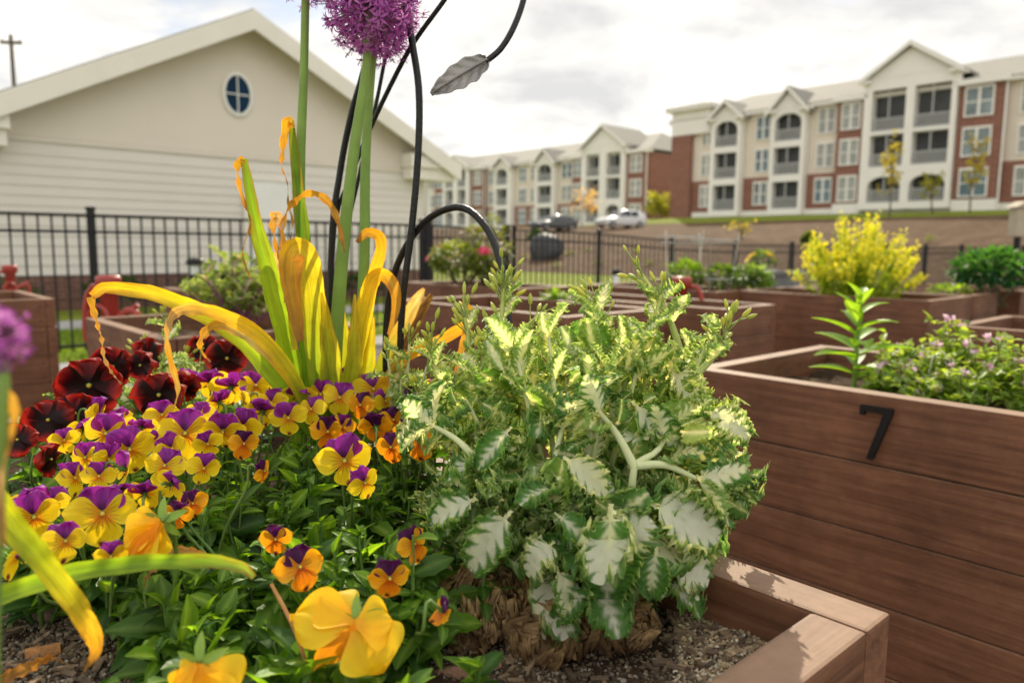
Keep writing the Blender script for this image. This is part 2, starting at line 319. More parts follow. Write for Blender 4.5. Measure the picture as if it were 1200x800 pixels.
# ------------------------------------------------------------------ ground
def gz(u, v):
    z = -.2 * sstep(9, 14, v)
    if v > 27:
        crest = 2.85 + .12 * math.sin(u * .11)
        if v < 52:
            t = (v - 27) / 25; z = lerp(-.2, crest, t + .06 * math.sin(t * PI)) + .10 * math.sin(u * .6 + v * .35) * math.sin(t * PI)
        else: z = lerp(crest, 4.0 - .7 * sstep(46, 60, u), sstep(52, 64, v))
    return z
def sheet(us, vs, name, mat, dz, kind='structure'):
    b = MB(); b.grid([[uv(u, v, gz(u, v) + dz) for u in us] for v in vs])
    return tag(b.build(name, mat, smooth=True), kind=kind)
def fr(a, b, n): return [a + (b - a) * i / n for i in range(n + 1)]
UG = [-1500, -300, -120] + fr(-40, 100, 70) + [160, 400, 1500]
sheet(UG, [-600, -100, -20, 0, 5] + fr(8, 15, 14) + fr(16, 26, 5) + fr(27, 52, 20) + fr(53, 65, 8) + [90, 200, 1500], 'ground', M_LAWN, 0)
sheet(fr(-8, 7.2, 10), [-8, 0, 5] + fr(8, 15, 14) + [20, 26], 'gravel_court', M_GRAVEL, .004)
sheet(fr(7.25, 7.95, 2), [-8, 0, 5] + fr(8, 15, 14) + [20, 26], 'garden_path', M_PATH, .008)
sheet([11.0, 12.2], [-20, 0, 5] + fr(8, 15, 14) + [20, 26], 'footpath', M_PATH, .006)
sheet(fr(-40, 100, 70), fr(27, 52, 20) + fr(53, 57, 4), 'mulch_bank', M_MULCH, .02)
def hit(px, py):
    r = ray(px, py); t = 1.0
    while t < 200:
        p = CAM + r * t
        if p.z < gz(p.dot(D1), p.dot(D2)): return p
        t += .1
    return p
# grass blades: the lawn strip by the fence
b = MB(); g = random.Random(3)
for i in range(9000):
    u = g.uniform(7.98, 10.9); v = g.uniform(-.5, 9.5) if i % 3 else g.uniform(.6, 3.2); p = uv(u, v, gz(u, v)); a = g.uniform(0, 6.28); h = g.uniform(.03, .075)
    d = Vector((math.cos(a), math.sin(a), 0)) * .007; t = Vector((g.gauss(0, .02), g.gauss(0, .02), h)); c = mixc((.05, .12, .012), (.20, .30, .03), g.random())
    b.add([p - d, p + d, p + t], [(0, 1, 2)], c)
tag(b.build('grass', M_LEAF), kind='stuff')

# ------------------------------------------------------------------ raised beds
ROT = A1
def seven(b, M):
    poly = [(-.030, .052), (.030, .052), (.030, .040), (.000, -.052), (-.012, -.052), (.015, .041), (-.022, .041), (-.022, .033), (-.030, .033)]
    b.prism(poly, (-.006, .006), M)
def bed(u0, u1, v0, v1, label, soil=True, bev=.003, number=False, zs=.785, t=.043):
    e = empty('raised_bed', uv((u0 + u1) / 2, (v0 + v1) / 2), label, 'raised bed', 'brown wooden raised beds', ROT)
    hv, hu = (v1 - v0) / 2, (u1 - u0) / 2; r = random.Random(label)
    def side(x0, x1, y0, y1, mat):
        b = MB()
        for k in range(6):
            c = (r.random(), r.random(), r.random()); j = r.uniform(-.0015, .0015)
            xx = (x0 + j, x1 + j) if x1 - x0 < y1 - y0 else (x0, x1); yy = (y0 + j, y1 + j) if x1 - x0 >= y1 - y0 else (y0, y1)
            b.box(*xx, *yy, k * .14 + (.0 if k == 0 else .0015), k * .14 + .1385 if k < 5 else .84, c, 0, bev)
            along_y = x1 - x0 < y1 - y0; sg = (1 if x0 > 0 else -1) if along_y else (1 if y0 > 0 else -1); ff = (max(abs(x0), abs(x1)) if along_y else max(abs(y0), abs(y1))) + .0012
            for en in (-1, 1):
                for dz in (-.034, .034):
                    q = (hu - .022 + r.uniform(-.003, .003)) * en if along_y else (hv - t - .025) * en
                    Ms = Matrix.Translation((sg * ff, q, k * .14 + .07 + dz)) @ Matrix.Rotation(PI / 2 * sg, 4, 'Y') if along_y else Matrix.Translation((q, sg * ff, k * .14 + .07 + dz)) @ Matrix.Rotation(-PI / 2 * sg, 4, 'X')
                    b.lathe([(.0042, -.002), (.0042, .0), (.0030, .0006), (.0012, -.0006)], 8, (0, 0, 0), 1, Ms)
        return b.build('side_panel', [mat, M_BLACK], e)
    side(-hv, -hv + t, -hu, hu, WY); side(hv - t, hv, -hu, hu, WY)
    side(-hv + t + .002, hv - t - .002, -hu, -hu + t, WX); side(-hv + t + .002, hv - t - .002, hu - t, hu, WX)
    if soil:
        b = MB(); n = 14
        b.grid([[Vector((lerp(-hv + t, hv - t, i / n), lerp(-hu + t, hu - t, j / n), zs - .012 + .02 * mnoise.noise((i * .8, j * .8, u0 * 3)))) for i in range(n + 1)] for j in range(n + 1)])
        b.build('soil', M_SOIL, e, True)
    if number:
        b = MB(); seven(b, Matrix.Translation((-hv - .0065, .585 - (u0 + u1) / 2, .766)) @ Matrix.Rotation(-PI / 2, 4, 'Z'))
        b.build('number', M_BLACK, e)
    return e
bed(.212, 1.43, -.62, .597, 'nearest brown wooden bed, planted with pansies, kale and alliums', soil=False, bev=.0035)
bed(-.25, 1.02, 1.50, 2.16, 'brown wooden bed marked with a black number 7', number=True)
bed(-.4, .98, 3.10, 3.8, 'empty looking bed behind the pink flowered plants, right of bed 7')
bed(2.08, 3.3, 2.2, 2.85, 'wooden bed just behind the black trellis hoop, its corner showing')
bed(1.91, 3.12, 3.07, 3.55, 'long wooden bed behind the kale, holding one light green sprout')
bed(1.52, 2.75, 4.5, 5.2, 'wooden bed holding the bright yellow flowering bush')
bed(2.69, 3.85, 4.22, 4.80, 'wooden bed with mixed leafy vegetables and wire cages')
bed(3.68, 4.83, 3.32, 3.95, 'wooden bed under the pink rose bush')
bed(1.54, 2.75, 5.3, 5.78, 'wooden bed under the dark green leafy shrub')
bed(1.5, 2.7, 6.15, 6.75, 'farthest wooden bed beyond the dark green shrub')
bed(2.95, 4.1, 5.35, 5.95, 'far wooden bed holding a grey planter box')
bed(2.31, 3.15, .73, 1.42, 'wooden bed by the red hydrant, holding the purple stemmed kale')
bed(4.2, 5.02, 1.6, 2.3, 'far wooden bed behind the purple stemmed kale')
bed(4.31, 5.15, .1, .87, 'tall looking wooden bed on the gravel behind the blurred allium')

# ------------------------------------------------------------------ fence
def fence(label, pts, name='metal_fence', hgt=1.38, post=.06, pick=.115):
    """pts: world xy of posts; one thing per straight run"""
    e = empty(name, pts[0], label, 'fence', 'black metal garden fences')
    o = Vector(pts[0])
    for i, p in enumerate(pts):
        p = Vector(p); p.z = gz(p.dot(D1), p.dot(D2)); pp = p - o; pr = post
        b = MB(); b.box(pp.x - pr / 2, pp.x + pr / 2, pp.y - pr / 2, pp.y + pr / 2, pp.z, pp.z + hgt + .06, bev=.004)
        pf = b.build('post', M_BLACK, e)
        c = MB(); c.box(pp.x - pr * .62, pp.x + pr * .62, pp.y - pr * .62, pp.y + pr * .62, pp.z + hgt + .06, pp.z + hgt + .085, bev=.006); c.build('post_cap', M_BLACK, pf)
        if i + 1 < len(pts):
            q = Vector(pts[i + 1]); q.z = gz(q.dot(D1), q.dot(D2)); qq = q - o; d = qq - pp; L = d.length; dn = d.normalized()
            Mx = frame(pp, Vector((0, 0, 1)), Vector((dn.y, -dn.x, 0))); Mx = Matrix.Translation(pp) @ Matrix((Vector((dn.x, dn.y, dn.z)), Vector((-dn.y, dn.x, 0)).normalized(), Vector((0, 0, 1)))).transposed().to_4x4()
            for z in (.10, hgt - .16, hgt):
                rb = MB(); rb.box(pr * .55, L - pr * .55, -.016, .016, z - .014, z + .014, M=Mx); rb.build('rail', M_BLACK, e)
            n = int((L - pr) / pick); pb = MB()
            for k in range(1, n + 1):
                x = k * L / (n + 1)
                pb.box(x - .0085, x + .0085, -.0085, .0085, .05, hgt - .003, M=Mx)
            pb.build('picket_panel', M_BLACK, e)
    return e
fence('black metal fence in front of the beige siding house', [uv(8.4, v) for v in (-2.75, -.35, 2.05, 4.25, 6.03)])
p0 = Vector((.02, 12.7, 0))
fence('short fence run behind the roses, between two thick posts', [uv(8.42, 6.16), p0 - Vector((.12, .2, 0))], post=.11)
fence('black fence running away below the brown bank, brick apartments beyond', [p0 + Vector((1.52, 1.01, 0)) * k for k in range(12)], post=.075)

# ------------------------------------------------------------------ house
M_SIDE = solid('siding', (.70, .655, .60), .65, var=.05, scale=.8); M_GAB = solid('gable_panel', (.72, .648, .57), .7, var=.05, scale=.8)
M_TRIM = solid('house_trim', (.80, .755, .68), .6, var=.05, scale=2); M_ROOF = solid('shingles', (.20, .20, .19), .9, var=.25, scale=12)
M_BRK = brick('house_brick', (.17, .065, .045), (.11, .04, .03), (.22, .18, .15), 2.0)
M_GLS = solid('dark_glass', (.006, .032, .075), .4, var=.3, scale=3, spec=.08)
HV = 2.7
h = empty('gabled_house', uv(14.2, HV), 'beige gabled house with horizontal siding and round blue window', 'house', rz=ROT)
def hx(b, n, m, p=h, sm=False): return b.build(n, m, p, sm)
wl, wr, rx, rz_, sl = -.56, 7.56, 3.5, 5.15, .5
b = MB(); b.box(wl, wr, 0.0, 14, .58, 2.9); hx(b, 'wall_core', M_SIDE)
b = MB(); b.box(wl - .04, wr + .04, -.06, 14.04, -.3, .56); hx(b, 'brick_base', M_BRK)
b = MB()
n = 13
for k in range(n):
    z0 = .58 + k * .1585; z1 = z0 + .162
    b.prism([(0, 0)] * 0 + [(wl, z0), (wr, z0), (wr, z1), (wl, z1)], (-.004, -.003))
    b.add([(wl, -.022, z0), (wr, -.022, z0), (wr, -.006, z1), (wl, -.006, z1), (wl, -.004, z0), (wr, -.004, z0)], [(0, 1, 2, 3), (0, 4, 5, 1)])
hx(b, 'siding', M_SIDE)
b = MB(); b.box(wl, wr, -.032, -.002, 2.69, 2.76); hx(b, 'band_board', M_GAB)
b = MB(); b.prism([(wl, 2.765), (wr, 2.765), (wr, rz_ - sl * (wr - rx)), (rx, rz_), (wl, rz_ - sl * (rx - wl))], (-.02, 14)); hx(b, 'gable_wall', M_GAB)
for sg in (-1, 1):
    x1 = rx + sg * 4.76; y = rz_
    b = MB(); b.prism([(rx, y + .05), (x1, y + .05 - sl * 4.76), (x1, y + .17 - sl * 4.76), (rx, y + .17)], (-.46, 14.3)); hx(b, 'roof', M_ROOF)
    b = MB(); b.prism([(rx, y - .20), (x1, y - .20 - sl * 4.76), (x1, y + .15 - sl * 4.76), (rx, y + .15)], (-.50, -.463)); hx(b, 'rake_board', M_TRIM)
    b = MB(); b.prism([(rx, y + .0), (x1 - sg * .03, y + .0 - sl * 4.73), (x1 - sg * .03, y + .045 - sl * 4.73), (rx, y + .045)], (-.46, -.02)); hx(b, 'soffit', M_TRIM)
    xa, xb = sorted((rx + sg * (3.45 if sg > 0 else 3.86), rx + sg * 4.72)); b = MB()
    b.box(xa, xb, -.44, -.03, 2.80, 2.90); b.box(xa + .04, xb - .04, -.36, -.03, 2.55, 2.797)
    b.prism([(xa, 2.903), (xb, 2.903), ((xb if sg < 0 else xa) , 2.903 + .18)] , (-.43, -.03)); hx(b, 'eave_return', M_TRIM)
    b = MB(); xg = rx + sg * 4.80; b.box(xg - .06, xg + .06, -.4, 14.2, 2.66, 2.79, bev=.02); hx(b, 'gutter', M_WHITE)
b = MB(); b.tube([(wr + .08, -.1, 2.6), (wr + .08, -.1, .2)], .045, 8); hx(b, 'downspout', M_WHITE)
b = MB(); cxw, czw = 3.33, 3.85
ringo = [(cxw + .285 * math.cos(a), czw + .395 * math.sin(a)) for a in fr(0, 2 * PI, 40)[:-1]]; ringi = [(cxw + .235 * math.cos(a), czw + .34 * math.sin(a)) for a in fr(0, 2 * PI, 40)[:-1]]
P = [[Vector((x, y, z)) for x, z in rg] for rg, y in ((ringo, -.02), (ringo, -.07), (ringi, -.075), (ringi, -.03))]
b.grid(P, wrap=True); b.box(cxw - .011, cxw + .011, -.062, -.046, czw - .338, czw + .338); b.box(cxw - .235, cxw - .02, -.06, -.047, czw - .011, czw + .011); b.box(cxw + .02, cxw + .235, -.06, -.047, czw - .011, czw + .011)
wf = hx(b, 'round_window', M_WHITE)
b = MB(); b.add([(x, -.04, z) for x, z in ringi], [tuple(range(40))[::-1]]); b.build('pane', M_GLS, wf)
b = MB(); b.box(3.42, 4.34, -.085, -.036, .5, 2.3, bev=.01); d = hx(b, 'door', M_WHITE)
b = MB(); b.box(3.36, 3.415, -.1, -.036, .5, 2.36); b.box(4.345, 4.40, -.1, -.036, .5, 2.36); b.box(3.417, 4.343, -.1, -.036, 2.305, 2.36); b.build('door_frame', M_TRIM, d)
b = MB(); b.lathe([(.0, 0), (.03, 0.0), (.03, .03), (0, .04)], 10, M=Matrix.Translation((4.25, -.087, 1.5)) @ Matrix.Rotation(PI / 2, 4, 'X')); b.build('knob', M_PEW, d)

# ------------------------------------------------------------------ apartment buildings
M_BEI = solid('apt_siding', (.76, .675, .575), .75, var=.05, scale=.5); M_APT = solid('apt_white', (.86, .825, .775), .7, var=.04, scale=.5)
M_BR2 = brick('apt_brick', (.27, .098, .064), (.21, .072, .046), (.32, .24, .19), .55)
M_SCR = solid('screen_dark', (.050, .052, .055), .6, var=.5, scale=.8); M_RF2 = solid('apt_roof', (.27, .255, .225), .9, var=.12, scale=1.5)
M_WGL = solid('window_glass', (.10, .16, .19), .15, var=.5, scale=.9, spec=.7); M_PANES = [M_WGL, solid('blind_glass', (.34, .35, .33), .4, var=.3, scale=1.3, spec=.5), solid('mid_tone_glass', (.17, .21, .22), .2, var=.6, scale=.6, spec=.6)]; M_RAIL = solid('balcony_rail', (.46, .46, .45), .6, var=.05)  # pane tones differ from window to window
AROT = math.atan2(D1.y, D1.x)
def apartments(name, label, P, zb, wins, eave, secs, s0, s1, depth=15):
    e = empty(name, P, label, 'apartment building', 'brick and beige apartment blocks', AROT)
    bu = lambda b, n, m, p=e: b.build(n, m, p)
    brk_top = wins[2][1] + .55
    b = MB(); b.box(s0, s1, -depth, 0, brk_top, eave); bu(b, 'siding_wall', M_BEI)
    b = MB(); b.box(s0 - .03, s1 + .03, -depth - .03, .06, zb - 2.5, brk_top - .01); bu(b, 'brick_wall', M_BR2)
    def window(x0, x1, z0, z1, y):
        f = MB(); t = .11
        f.box(x0 - t, x1 + t, y, y + .10, z1, z1 + t + .06); f.box(x0 - t, x1 + t, y, y + .12, z0 - t, z0)
        f.box(x0 - t, x0, y, y + .09, z0 + .005, z1 - .005); f.box(x1, x1 + t, y, y + .09, z0 + .005, z1 - .005)
        m = (x0 + x1) / 2; f.box(m - .09, m + .09, y, y + .085, z0 + .005, z1 - .005); zm = (z0 + z1) / 2
        f.box(x0 + .005, m - .095, y, y + .06, zm - .04, zm + .04); f.box(m + .095, x1 - .005, y, y + .06, zm - .04, zm + .04)
        o = bu(f, 'window', M_APT); g = MB(); g.box(x0 + .006, x1 - .006, y + .005, y + .03, z0 + .006, z1 - .006); bu(g, 'pane', M_PANES[int(abs(x0 * 7.3 + z0 * 3.1)) % 3], o)
    def arch(x0, x1, z0, zt, yy, b):
        n = 10; m = (x0 + x1) / 2; r = (x1 - x0) / 2; hh = min(r, 1.0) * .85
        poly = [(x0, zt), (x0, zt - hh)] + [(m - r * math.cos(PI * i / n), zt - hh + hh * .96 * math.sin(PI * i / n)) for i in range(1, n)] + [(x1, zt - hh), (x1, zt)]
        for i in range(len(poly) - 3):
            pass
        up_ = [(m - r * math.cos(PI * i / n), zt - hh + hh * .96 * math.sin(PI * i / n)) for i in range(n + 1)]
        for i in range(n):
            b.prism([up_[i], up_[i + 1], (up_[i + 1][0], zt), (up_[i][0], zt)], (yy - .3, yy))
    def bay(x0, x1, ops, rows, top, y, peak, archrow):
        """white bay proud of the wall with recessed screened balconies"""
        b = MB(); xs = [x0] + [x for o in ops for x in o] + [x1]
        for i in range(0, len(xs), 2): b.box(xs[i], xs[i + 1], 0.07, y, rows[-1][0] - .55, top)
        for a, c in ops:
            zz = [rows[-1][0] - .55] + [z for r in reversed(rows) for z in r] + [top]
            for i in range(0, len(zz), 2): b.box(a + .003, c - .003, y - .3, y - .002, zz[i], zz[i + 1])
            for i in archrow: arch(a + .003, c - .003, rows[i][0], rows[i][1] - .003, y - .004, b)
        ov = .45; m = (x0 + x1) / 2
        bu(b, 'balcony_bay', M_APT)
        for a, c in ops:
            for (z0, z1) in rows:
                s_ = MB(); s_.box(a - .05, c + .05, .10, .16, z0, z1); bu(s_, 'screen', M_SCR)
                r = MB(); nn = max(6, int((c - a) / .16))
                r.box(a + .01, c - .01, y - .16, y - .10, z0 + .95, z0 + 1.03); r.box(a + .01, c - .01, y - .16, y - .10, z0 + .03, z0 + .10)
                for k in range(nn): xx = a + .05 + (c - a - .1) * k / (nn - 1); r.box(xx - .035, xx + .035, y - .15, y - .11, z0 + .105, z0 + .945)
                mm = (a + c) / 2; r.box(mm - .05, mm + .05, y - .17, y - .165 + .06, z0 + 1.035, z1)
                bu(r, 'railing', M_RAIL)
        g = MB(); g.prism([(x0 - .02, top), (x1 + .02, top), (m, peak - .25)], (.05, y + .02)); bu(g, 'gable', M_APT)
        for sg in (-1, 1):
            xe = m + sg * ((x1 - x0) / 2 + ov); dz = (peak - top) * (ov / ((x1 - x0) / 2))
            rf = MB(); rf.prism([(m, peak - .04), (xe, top - dz - .04 + .12), (xe, top - dz + .30), (m, peak + .16)], (-6, y + .4)); bu(rf, 'gable_roof', M_APT if False else M_RF2)
            fa = MB(); fa.prism([(m, peak - .22), (xe, top - dz - .1), (xe, top - dz + .28), (m, peak + .14)], (y + .403, y + .46)); bu(fa, 'rake', M_APT)
            rt = MB(); xr = sorted((m + sg * ((x1 - x0) / 2 - .5), xe)); rt.box(xr[0], xr[1], .06, y + .38, top - .28, top - .02 - .02); bu(rt, 'cornice', M_APT)
    wi = wins
    for sc in secs:
        k = sc[0]
        if k == 'win':
            _, x0, x1 = sc[:3]
            for (z0, z1) in wi: window(x0, x1, z0, z1, .062 if (z0, z1) == wi[2] else .002)
        elif k == 'brick':
            _, x0, x1, a, c = sc; y = .7
            q = MB(); q.box(x0, x1, .065, y, zb + .9, eave - .1); bu(q, 'brick_bay', M_BR2)
            q = MB(); q.box(x0 - .03, x1 + .03, .065, y + .04, zb - 2, zb + .88); bu(q, 'bay_base', M_APT)
            for (z0, z1) in wi: window(a, c, z0, z1, y + .002)
            q = MB(); q.box(x0 - .3, x1 + .3, .01, y + .4, eave - .09, eave + .32); bu(q, 'cornice', M_APT)
            q = MB(); q.tube([(x0 - .12, y - .1, eave - .1), (x0 - .12, y - .1, zb)], .08, 6); bu(q, 'downspout', M_APT)
        elif k == 'bay': bay(*sc[1:])
        elif k == 'tower':
            _, x0, x1 = sc
            q = MB(); q.box(x0, x1, .065, .5, zb - 2, eave - 1.2); bu(q, 'brick_bay', M_BR2)
            q = MB(); q.box(x1 - 4.4, x1, -4, .52, eave - 1.19, eave + 1.1); bu(q, 'tower_wall', M_APT)
            q = MB(); q.box(x1 - 4.9, x1 + .5, -4.5, 1.0, eave + 1.1, eave + 1.45); bu(q, 'cornice', M_APT)
            q = MB(); a = (x1 - 5.0, x1 + .6, -4.6, 1.1); cx_, cy_ = (a[0] + a[1]) / 2, (a[2] + a[3]) / 2; zz = eave + 1.45
            q.add([(a[0], a[2], zz), (a[1], a[2], zz), (a[1], a[3], zz), (a[0], a[3], zz), (cx_, cy_, zz + .75)], [(0, 1, 4), (1, 2, 4), (2, 3, 4), (3, 0, 4), (3, 2, 1, 0)]); bu(q, 'tower_roof', M_RF2)
        elif k == 'endwall': q = MB(); q.box(sc[1], sc[2], -depth - .05, .04, zb - 2, eave - .06); bu(q, 'end_wall', M_BR2)
        elif k == 'base': q = MB(); q.box(sc[1], sc[2], .065, .12, zb - 2, zb + .55); bu(q, 'base_band', M_APT)
    q = MB(); q.box(s0 - .4, s1 + .4, -.1, .5, eave - .05, eave + .28); bu(q, 'eave_board', M_APT)
    q = MB(); yc = -depth / 2
    q.add([(s0 - .5, .6, eave + .29), (s1 + .5, .6, eave + .29), (s1 - 4, yc, eave + 3.3), (s0 + 4, yc, eave + 3.3), (s0 - .5, -depth - .6, eave + .29), (s1 + .5, -depth - .6, eave + .29)],
          [(0, 3, 2, 1), (4, 5, 2, 3), (0, 4, 3), (1, 2, 5), (0, 1, 5, 4)]); bu(q, 'roof', M_RF2)
    return e
R1 = [(10.55, 12.95), (7.6, 10.0), (4.62, 7.0)]; R1g = [(10.5, 13.72), (7.7, 10.22), (4.85, 6.95)]
W1 = [(11.05, 13.0), (8.15, 10.05), (5.15, 7.05)]
BY = .9
apartments('apartment_building', 'right-hand brick and beige apartment block with tall white gable of balconies', Vector((31.3, 62.5, 0)), 4.0, W1, 13.35,
    [('tower', 19.9, 22.2), ('win', 17.75, 18.85), ('bay', 14.2, 17.4, [(14.55, 16.95)], R1, 13.3, BY, 14.75, [0]), ('win', 11.75, 13.0),
     ('bay', 7.95, 11.15, [(8.3, 10.8)], R1, 13.3, BY, 15.1, [0]), ('win', 5.75, 7.1), ('brick', 2.95, 5.2, 3.35, 4.75),
     ('bay', -3.98, 2.9, [(-3.62, -1.0), (-.35, 2.25)], R1g, 14.6, 1.1, 17.0, [2]), ('brick', -7.0, -4.05, -6.3, -4.55), ('win', -9.4, -8.0), ('win', -12.6, -11.2), ('base', -24, 19.8)], -24, 22.2)
W2 = [(9.95, 11.75), (7.1, 8.9), (4.2, 6.05)]; R2 = [(9.6, 11.85), (6.75, 9.05), (3.95, 6.2)]; R2g = [(9.7, 12.4), (6.9, 9.4), (4.1, 6.2)]
secs2 = [('endwall', -5.46, -5.0), ('brick', -5.35, -2.65, -4.8, -3.2), ('bay', -2.6, 4.4, [(-1.9, .3), (1.45, 3.6)], R2g, 13.2, 1.1, 15.75, [2]), ('brick', 4.5, 6.3, 4.75, 6.0), ('win', 7.0, 8.7),
         ('bay', 9.4, 13.0, [(9.9, 12.5)], R2, 12.1, BY, 13.8, [0]), ('win', 13.4, 14.5), ('win', 15.6, 16.9), ('bay', 17.8, 21.4, [(18.6, 20.9)], R2, 12.1, BY, 13.5, [0]), ('win', 22.1, 23.3),
         ('brick', 23.95, 26.6, 24.4, 25.9), ('bay', 26.8, 33.1, [(27.6, 29.5), (30.6, 32.5)], R2g, 12.6, 1.1, 14.4, [2]), ('brick', 33.2, 35.6, 33.6, 35.1), ('win', 36.4, 37.6),
         ('bay', 38.6, 42, [(39.2, 41.4)], R2, 12.1, BY, 13.5, [0]), ('win', 43, 44.5)]
apartments('apartment_building', 'more distant apartment block at the left, cars parked before its brick end wall', Vector((12.3, 95, 0)), 3.3, W2, 12.2, secs2, -5.4, 60)
# ------------------------------------------------------------------ cars
M_CARW = solid('white_car_paint', (.72, .72, .72), .2, var=.02, spec=.6); M_CARD = solid('dark_car_paint', (.10, .11, .115), .2, var=.05, spec=.6)
M_TYRE = solid('rubber', (.02, .02, .02), .85); M_RIM = solid('alloy', (.4, .4, .41), .35, metal=.8); M_LAMP = solid('lamp_lens', (.75, .76, .78), .1, spec=.8)
M_CGL = solid('car_glass', (.02, .025, .03), .08, var=.2, spec=.8); M_TAIL = solid('tail_lens', (.3, .01, .01), .2)
def car(px, py, paint, label, dirv, suv):
    p = hit(px, py); fw = Vector(dirv).normalized()
    e = empty('parked_car', p, label, 'car', 'cars parked above the bank', math.atan2(fw.y, fw.x))
    hh = 1.0 if suv else .9
    # side profile stations: x, bottom z, waist z, roof z, half width at waist, half width at roof
    st = [(2.25, .42, .60, .62, .62, .5), (2.12, .28, .74, .78, .80, .6), (1.55, .24, .86 * hh + .04, .90 * hh + .03, .88, .72), (.95, .24, .95 * hh, 1.0 * hh, .90, .74),
          (.25, .24, .98 * hh, 1.52 * hh, .90, .62), (-.5, .24, .99 * hh, 1.62 * hh, .90, .62), (-1.3, .24, 1.0 * hh, 1.58 * hh, .90, .60), (-1.95 if suv else -1.5, .26, 1.02 * hh, (1.42 if suv else 1.3) * hh, .88, .58), (-2.2, .36, .98 * hh, 1.03 * hh, .80, .6), (-2.28, .45, .7, .72, .7, .55)]
    P = []
    for x, zb, zw, zr, wh, wr_ in st:
        P.append([Vector((x, y, z)) for y, z in ((-wh * .93, zb), (-wh, zb + .18), (-wh, zw - .12), (-wh * .97, zw), (-wr_, zr - .04), (-wr_ * .7, zr), (wr_ * .7, zr), (wr_, zr - .04), (wh * .97, zw), (wh, zw - .12), (wh, zb + .18), (wh * .93, zb))])
    b = MB(); b.grid(P, wrap=True); b.add(P[0], [tuple(range(12))]); b.add(P[-1], [tuple(range(12))[::-1]]); b.build('body', paint, e, True)
    for sg, nm in ((-1, 'side_window'), (1, 'side_window')):
        for (xa, xb, za, zb) in ((.62, .28, 1.0, 1.43), (.18, -.45, 1.05, 1.52), (-.55, -1.25, 1.05, 1.5)):
            g = MB()
            def sy(z): return lerp(.905, .66, clamp((z - .97 * hh) / (.58 * hh))) + .015
            q = [(xa, 1.03 * hh), (xb, 1.04 * hh), (xb, zb * hh - .03), (xa - (.28 if xa > .5 else 0), (zb if xa < .5 else 1.42) * hh - .05)] if xa < .5 else [(.85, 1.02 * hh), (.24, 1.03 * hh), (.24, 1.42 * hh), (.34, 1.38 * hh)]
            g.add([(x, sg * sy(z), z) for x, z in q], [(0, 1, 2, 3) if sg > 0 else (3, 2, 1, 0)]); g.build('side_window', M_CGL, e)
    g = MB(); g.add([(.97, -.68, 1.02 * hh), (.97, .68, 1.02 * hh), (.30, .56, 1.50 * hh), (.30, -.56, 1.50 * hh)], [(0, 1, 2, 3)]); g.build('windscreen', M_CGL, e)
    xr = -2.0 if suv else -1.62
    g = MB(); g.add([(-2.2, -.6, 1.06 * hh), (-2.2, .6, 1.06 * hh), (xr, .52, 1.40 * hh), (xr, -.52, 1.40 * hh)], [(3, 2, 1, 0)]); g.build('rear_window', M_CGL, e)
    for sg in (-1, 1):
        g = MB(); g.box(2.02, 2.2, sg * .66 - .17, sg * .66 + .17, .62, .76, bev=.04); g.build('headlight', M_LAMP, e)
        g = MB(); g.box(-2.27, -2.17, sg * .68 - .12, sg * .68 + .12, .78, .98, bev=.02); g.build('tail_light', M_TAIL, e)
        for x in (1.42, -1.38):
            Mw = Matrix.Translation((x, sg * .80, .32)) @ Matrix.Rotation(PI / 2, 4, 'X')
            g = MB(); g.lathe([(.2, -.12), (.30, -.12), (.33, -.08), (.33, .08), (.30, .12), (.2, .12)], 20, M=Mw); wo_ = g.build('wheel', M_TYRE, e, True)
            g = MB(); g.lathe([(.02, -.125), (.2, -.125), (.2, .125), (.02, .125)], 14, M=Mw); g.build('rim', M_RIM, wo_)
car(727, 268, M_CARW, 'white car parked on the crest before the brick end wall', -D2 + D1 * .25, True)
car(648, 271, M_CARD, 'dark grey car with a sunlit bonnet, below the pink tree', -D2 + D1 * .1, False)

# ------------------------------------------------------------------ hydrants, bollards, boulder, poles, cages
M_RED = solid('red_enamel', (.32, .035, .022), .38, var=.25, scale=25, bump=.1)
def hydrant(p, label, s=1.0, rz=0, hgt=.97):
    e = empty('water_hydrant', p, label, 'hydrant', 'red garden hydrants', rz)
    b = MB(); b.tube([(0, 0, 0), (0, 0, hgt - .05)], .027 * s, 12); b.build('standpipe', M_RED, e, True)
    b = MB(); b.lathe([(.028, hgt - .22), (.036, hgt - .20), (.038, hgt - .06), (.053, hgt - .05), (.055, hgt - .005), (.048, hgt + .005), (0, hgt + .008)], 16); b.build('head', M_RED, e, True)
    b = MB(); b.tube([(-.03, 0, hgt - .05), (-.075, 0, hgt - .045), (-.10, 0, hgt - .08), (-.115, 0, hgt - .14), (-.122, 0, hgt - .24), (-.118, 0, hgt - .30)], .014 * s, 8); b.build('lever', M_RED, e, True)
    b = MB(); b.tube([(.04, 0, hgt - .18), (.085, 0, hgt - .155), (.115, 0, hgt - .15), (.128, 0, hgt - .17), (.13, 0, hgt - .24)], .017 * s, 8); b.tube([(.1, 0, hgt - .15), (.135, 0, hgt - .125)], .012, 6); b.build('spout', M_RED, e, True)
    b = MB(); ring = [(-.03 + .045 * math.cos(a), -.04, hgt - .19 + .06 * math.sin(a)) for a in fr(0, 2 * PI, 14)]; b.tube(ring, .011 * s, 6); b.build('hose_ring', M_RED, e, True)
g_ = lambda px, py, D: Vector((at(px, py, D).x, D, 0))
hydrant(g_(127, 330, 3.45), 'red hydrant with bent lever in front of the siding house', 1.1, rad(-5), .965)
hydrant(g_(799, 335, 4.15), 'small red hydrant standing between beds near the wire cages', 1.0, rad(160), .955)
hydrant(g_(12, 325, 6.0), 'red hydrant half hidden behind the bed at the far left', 1.0, rad(60), .93)
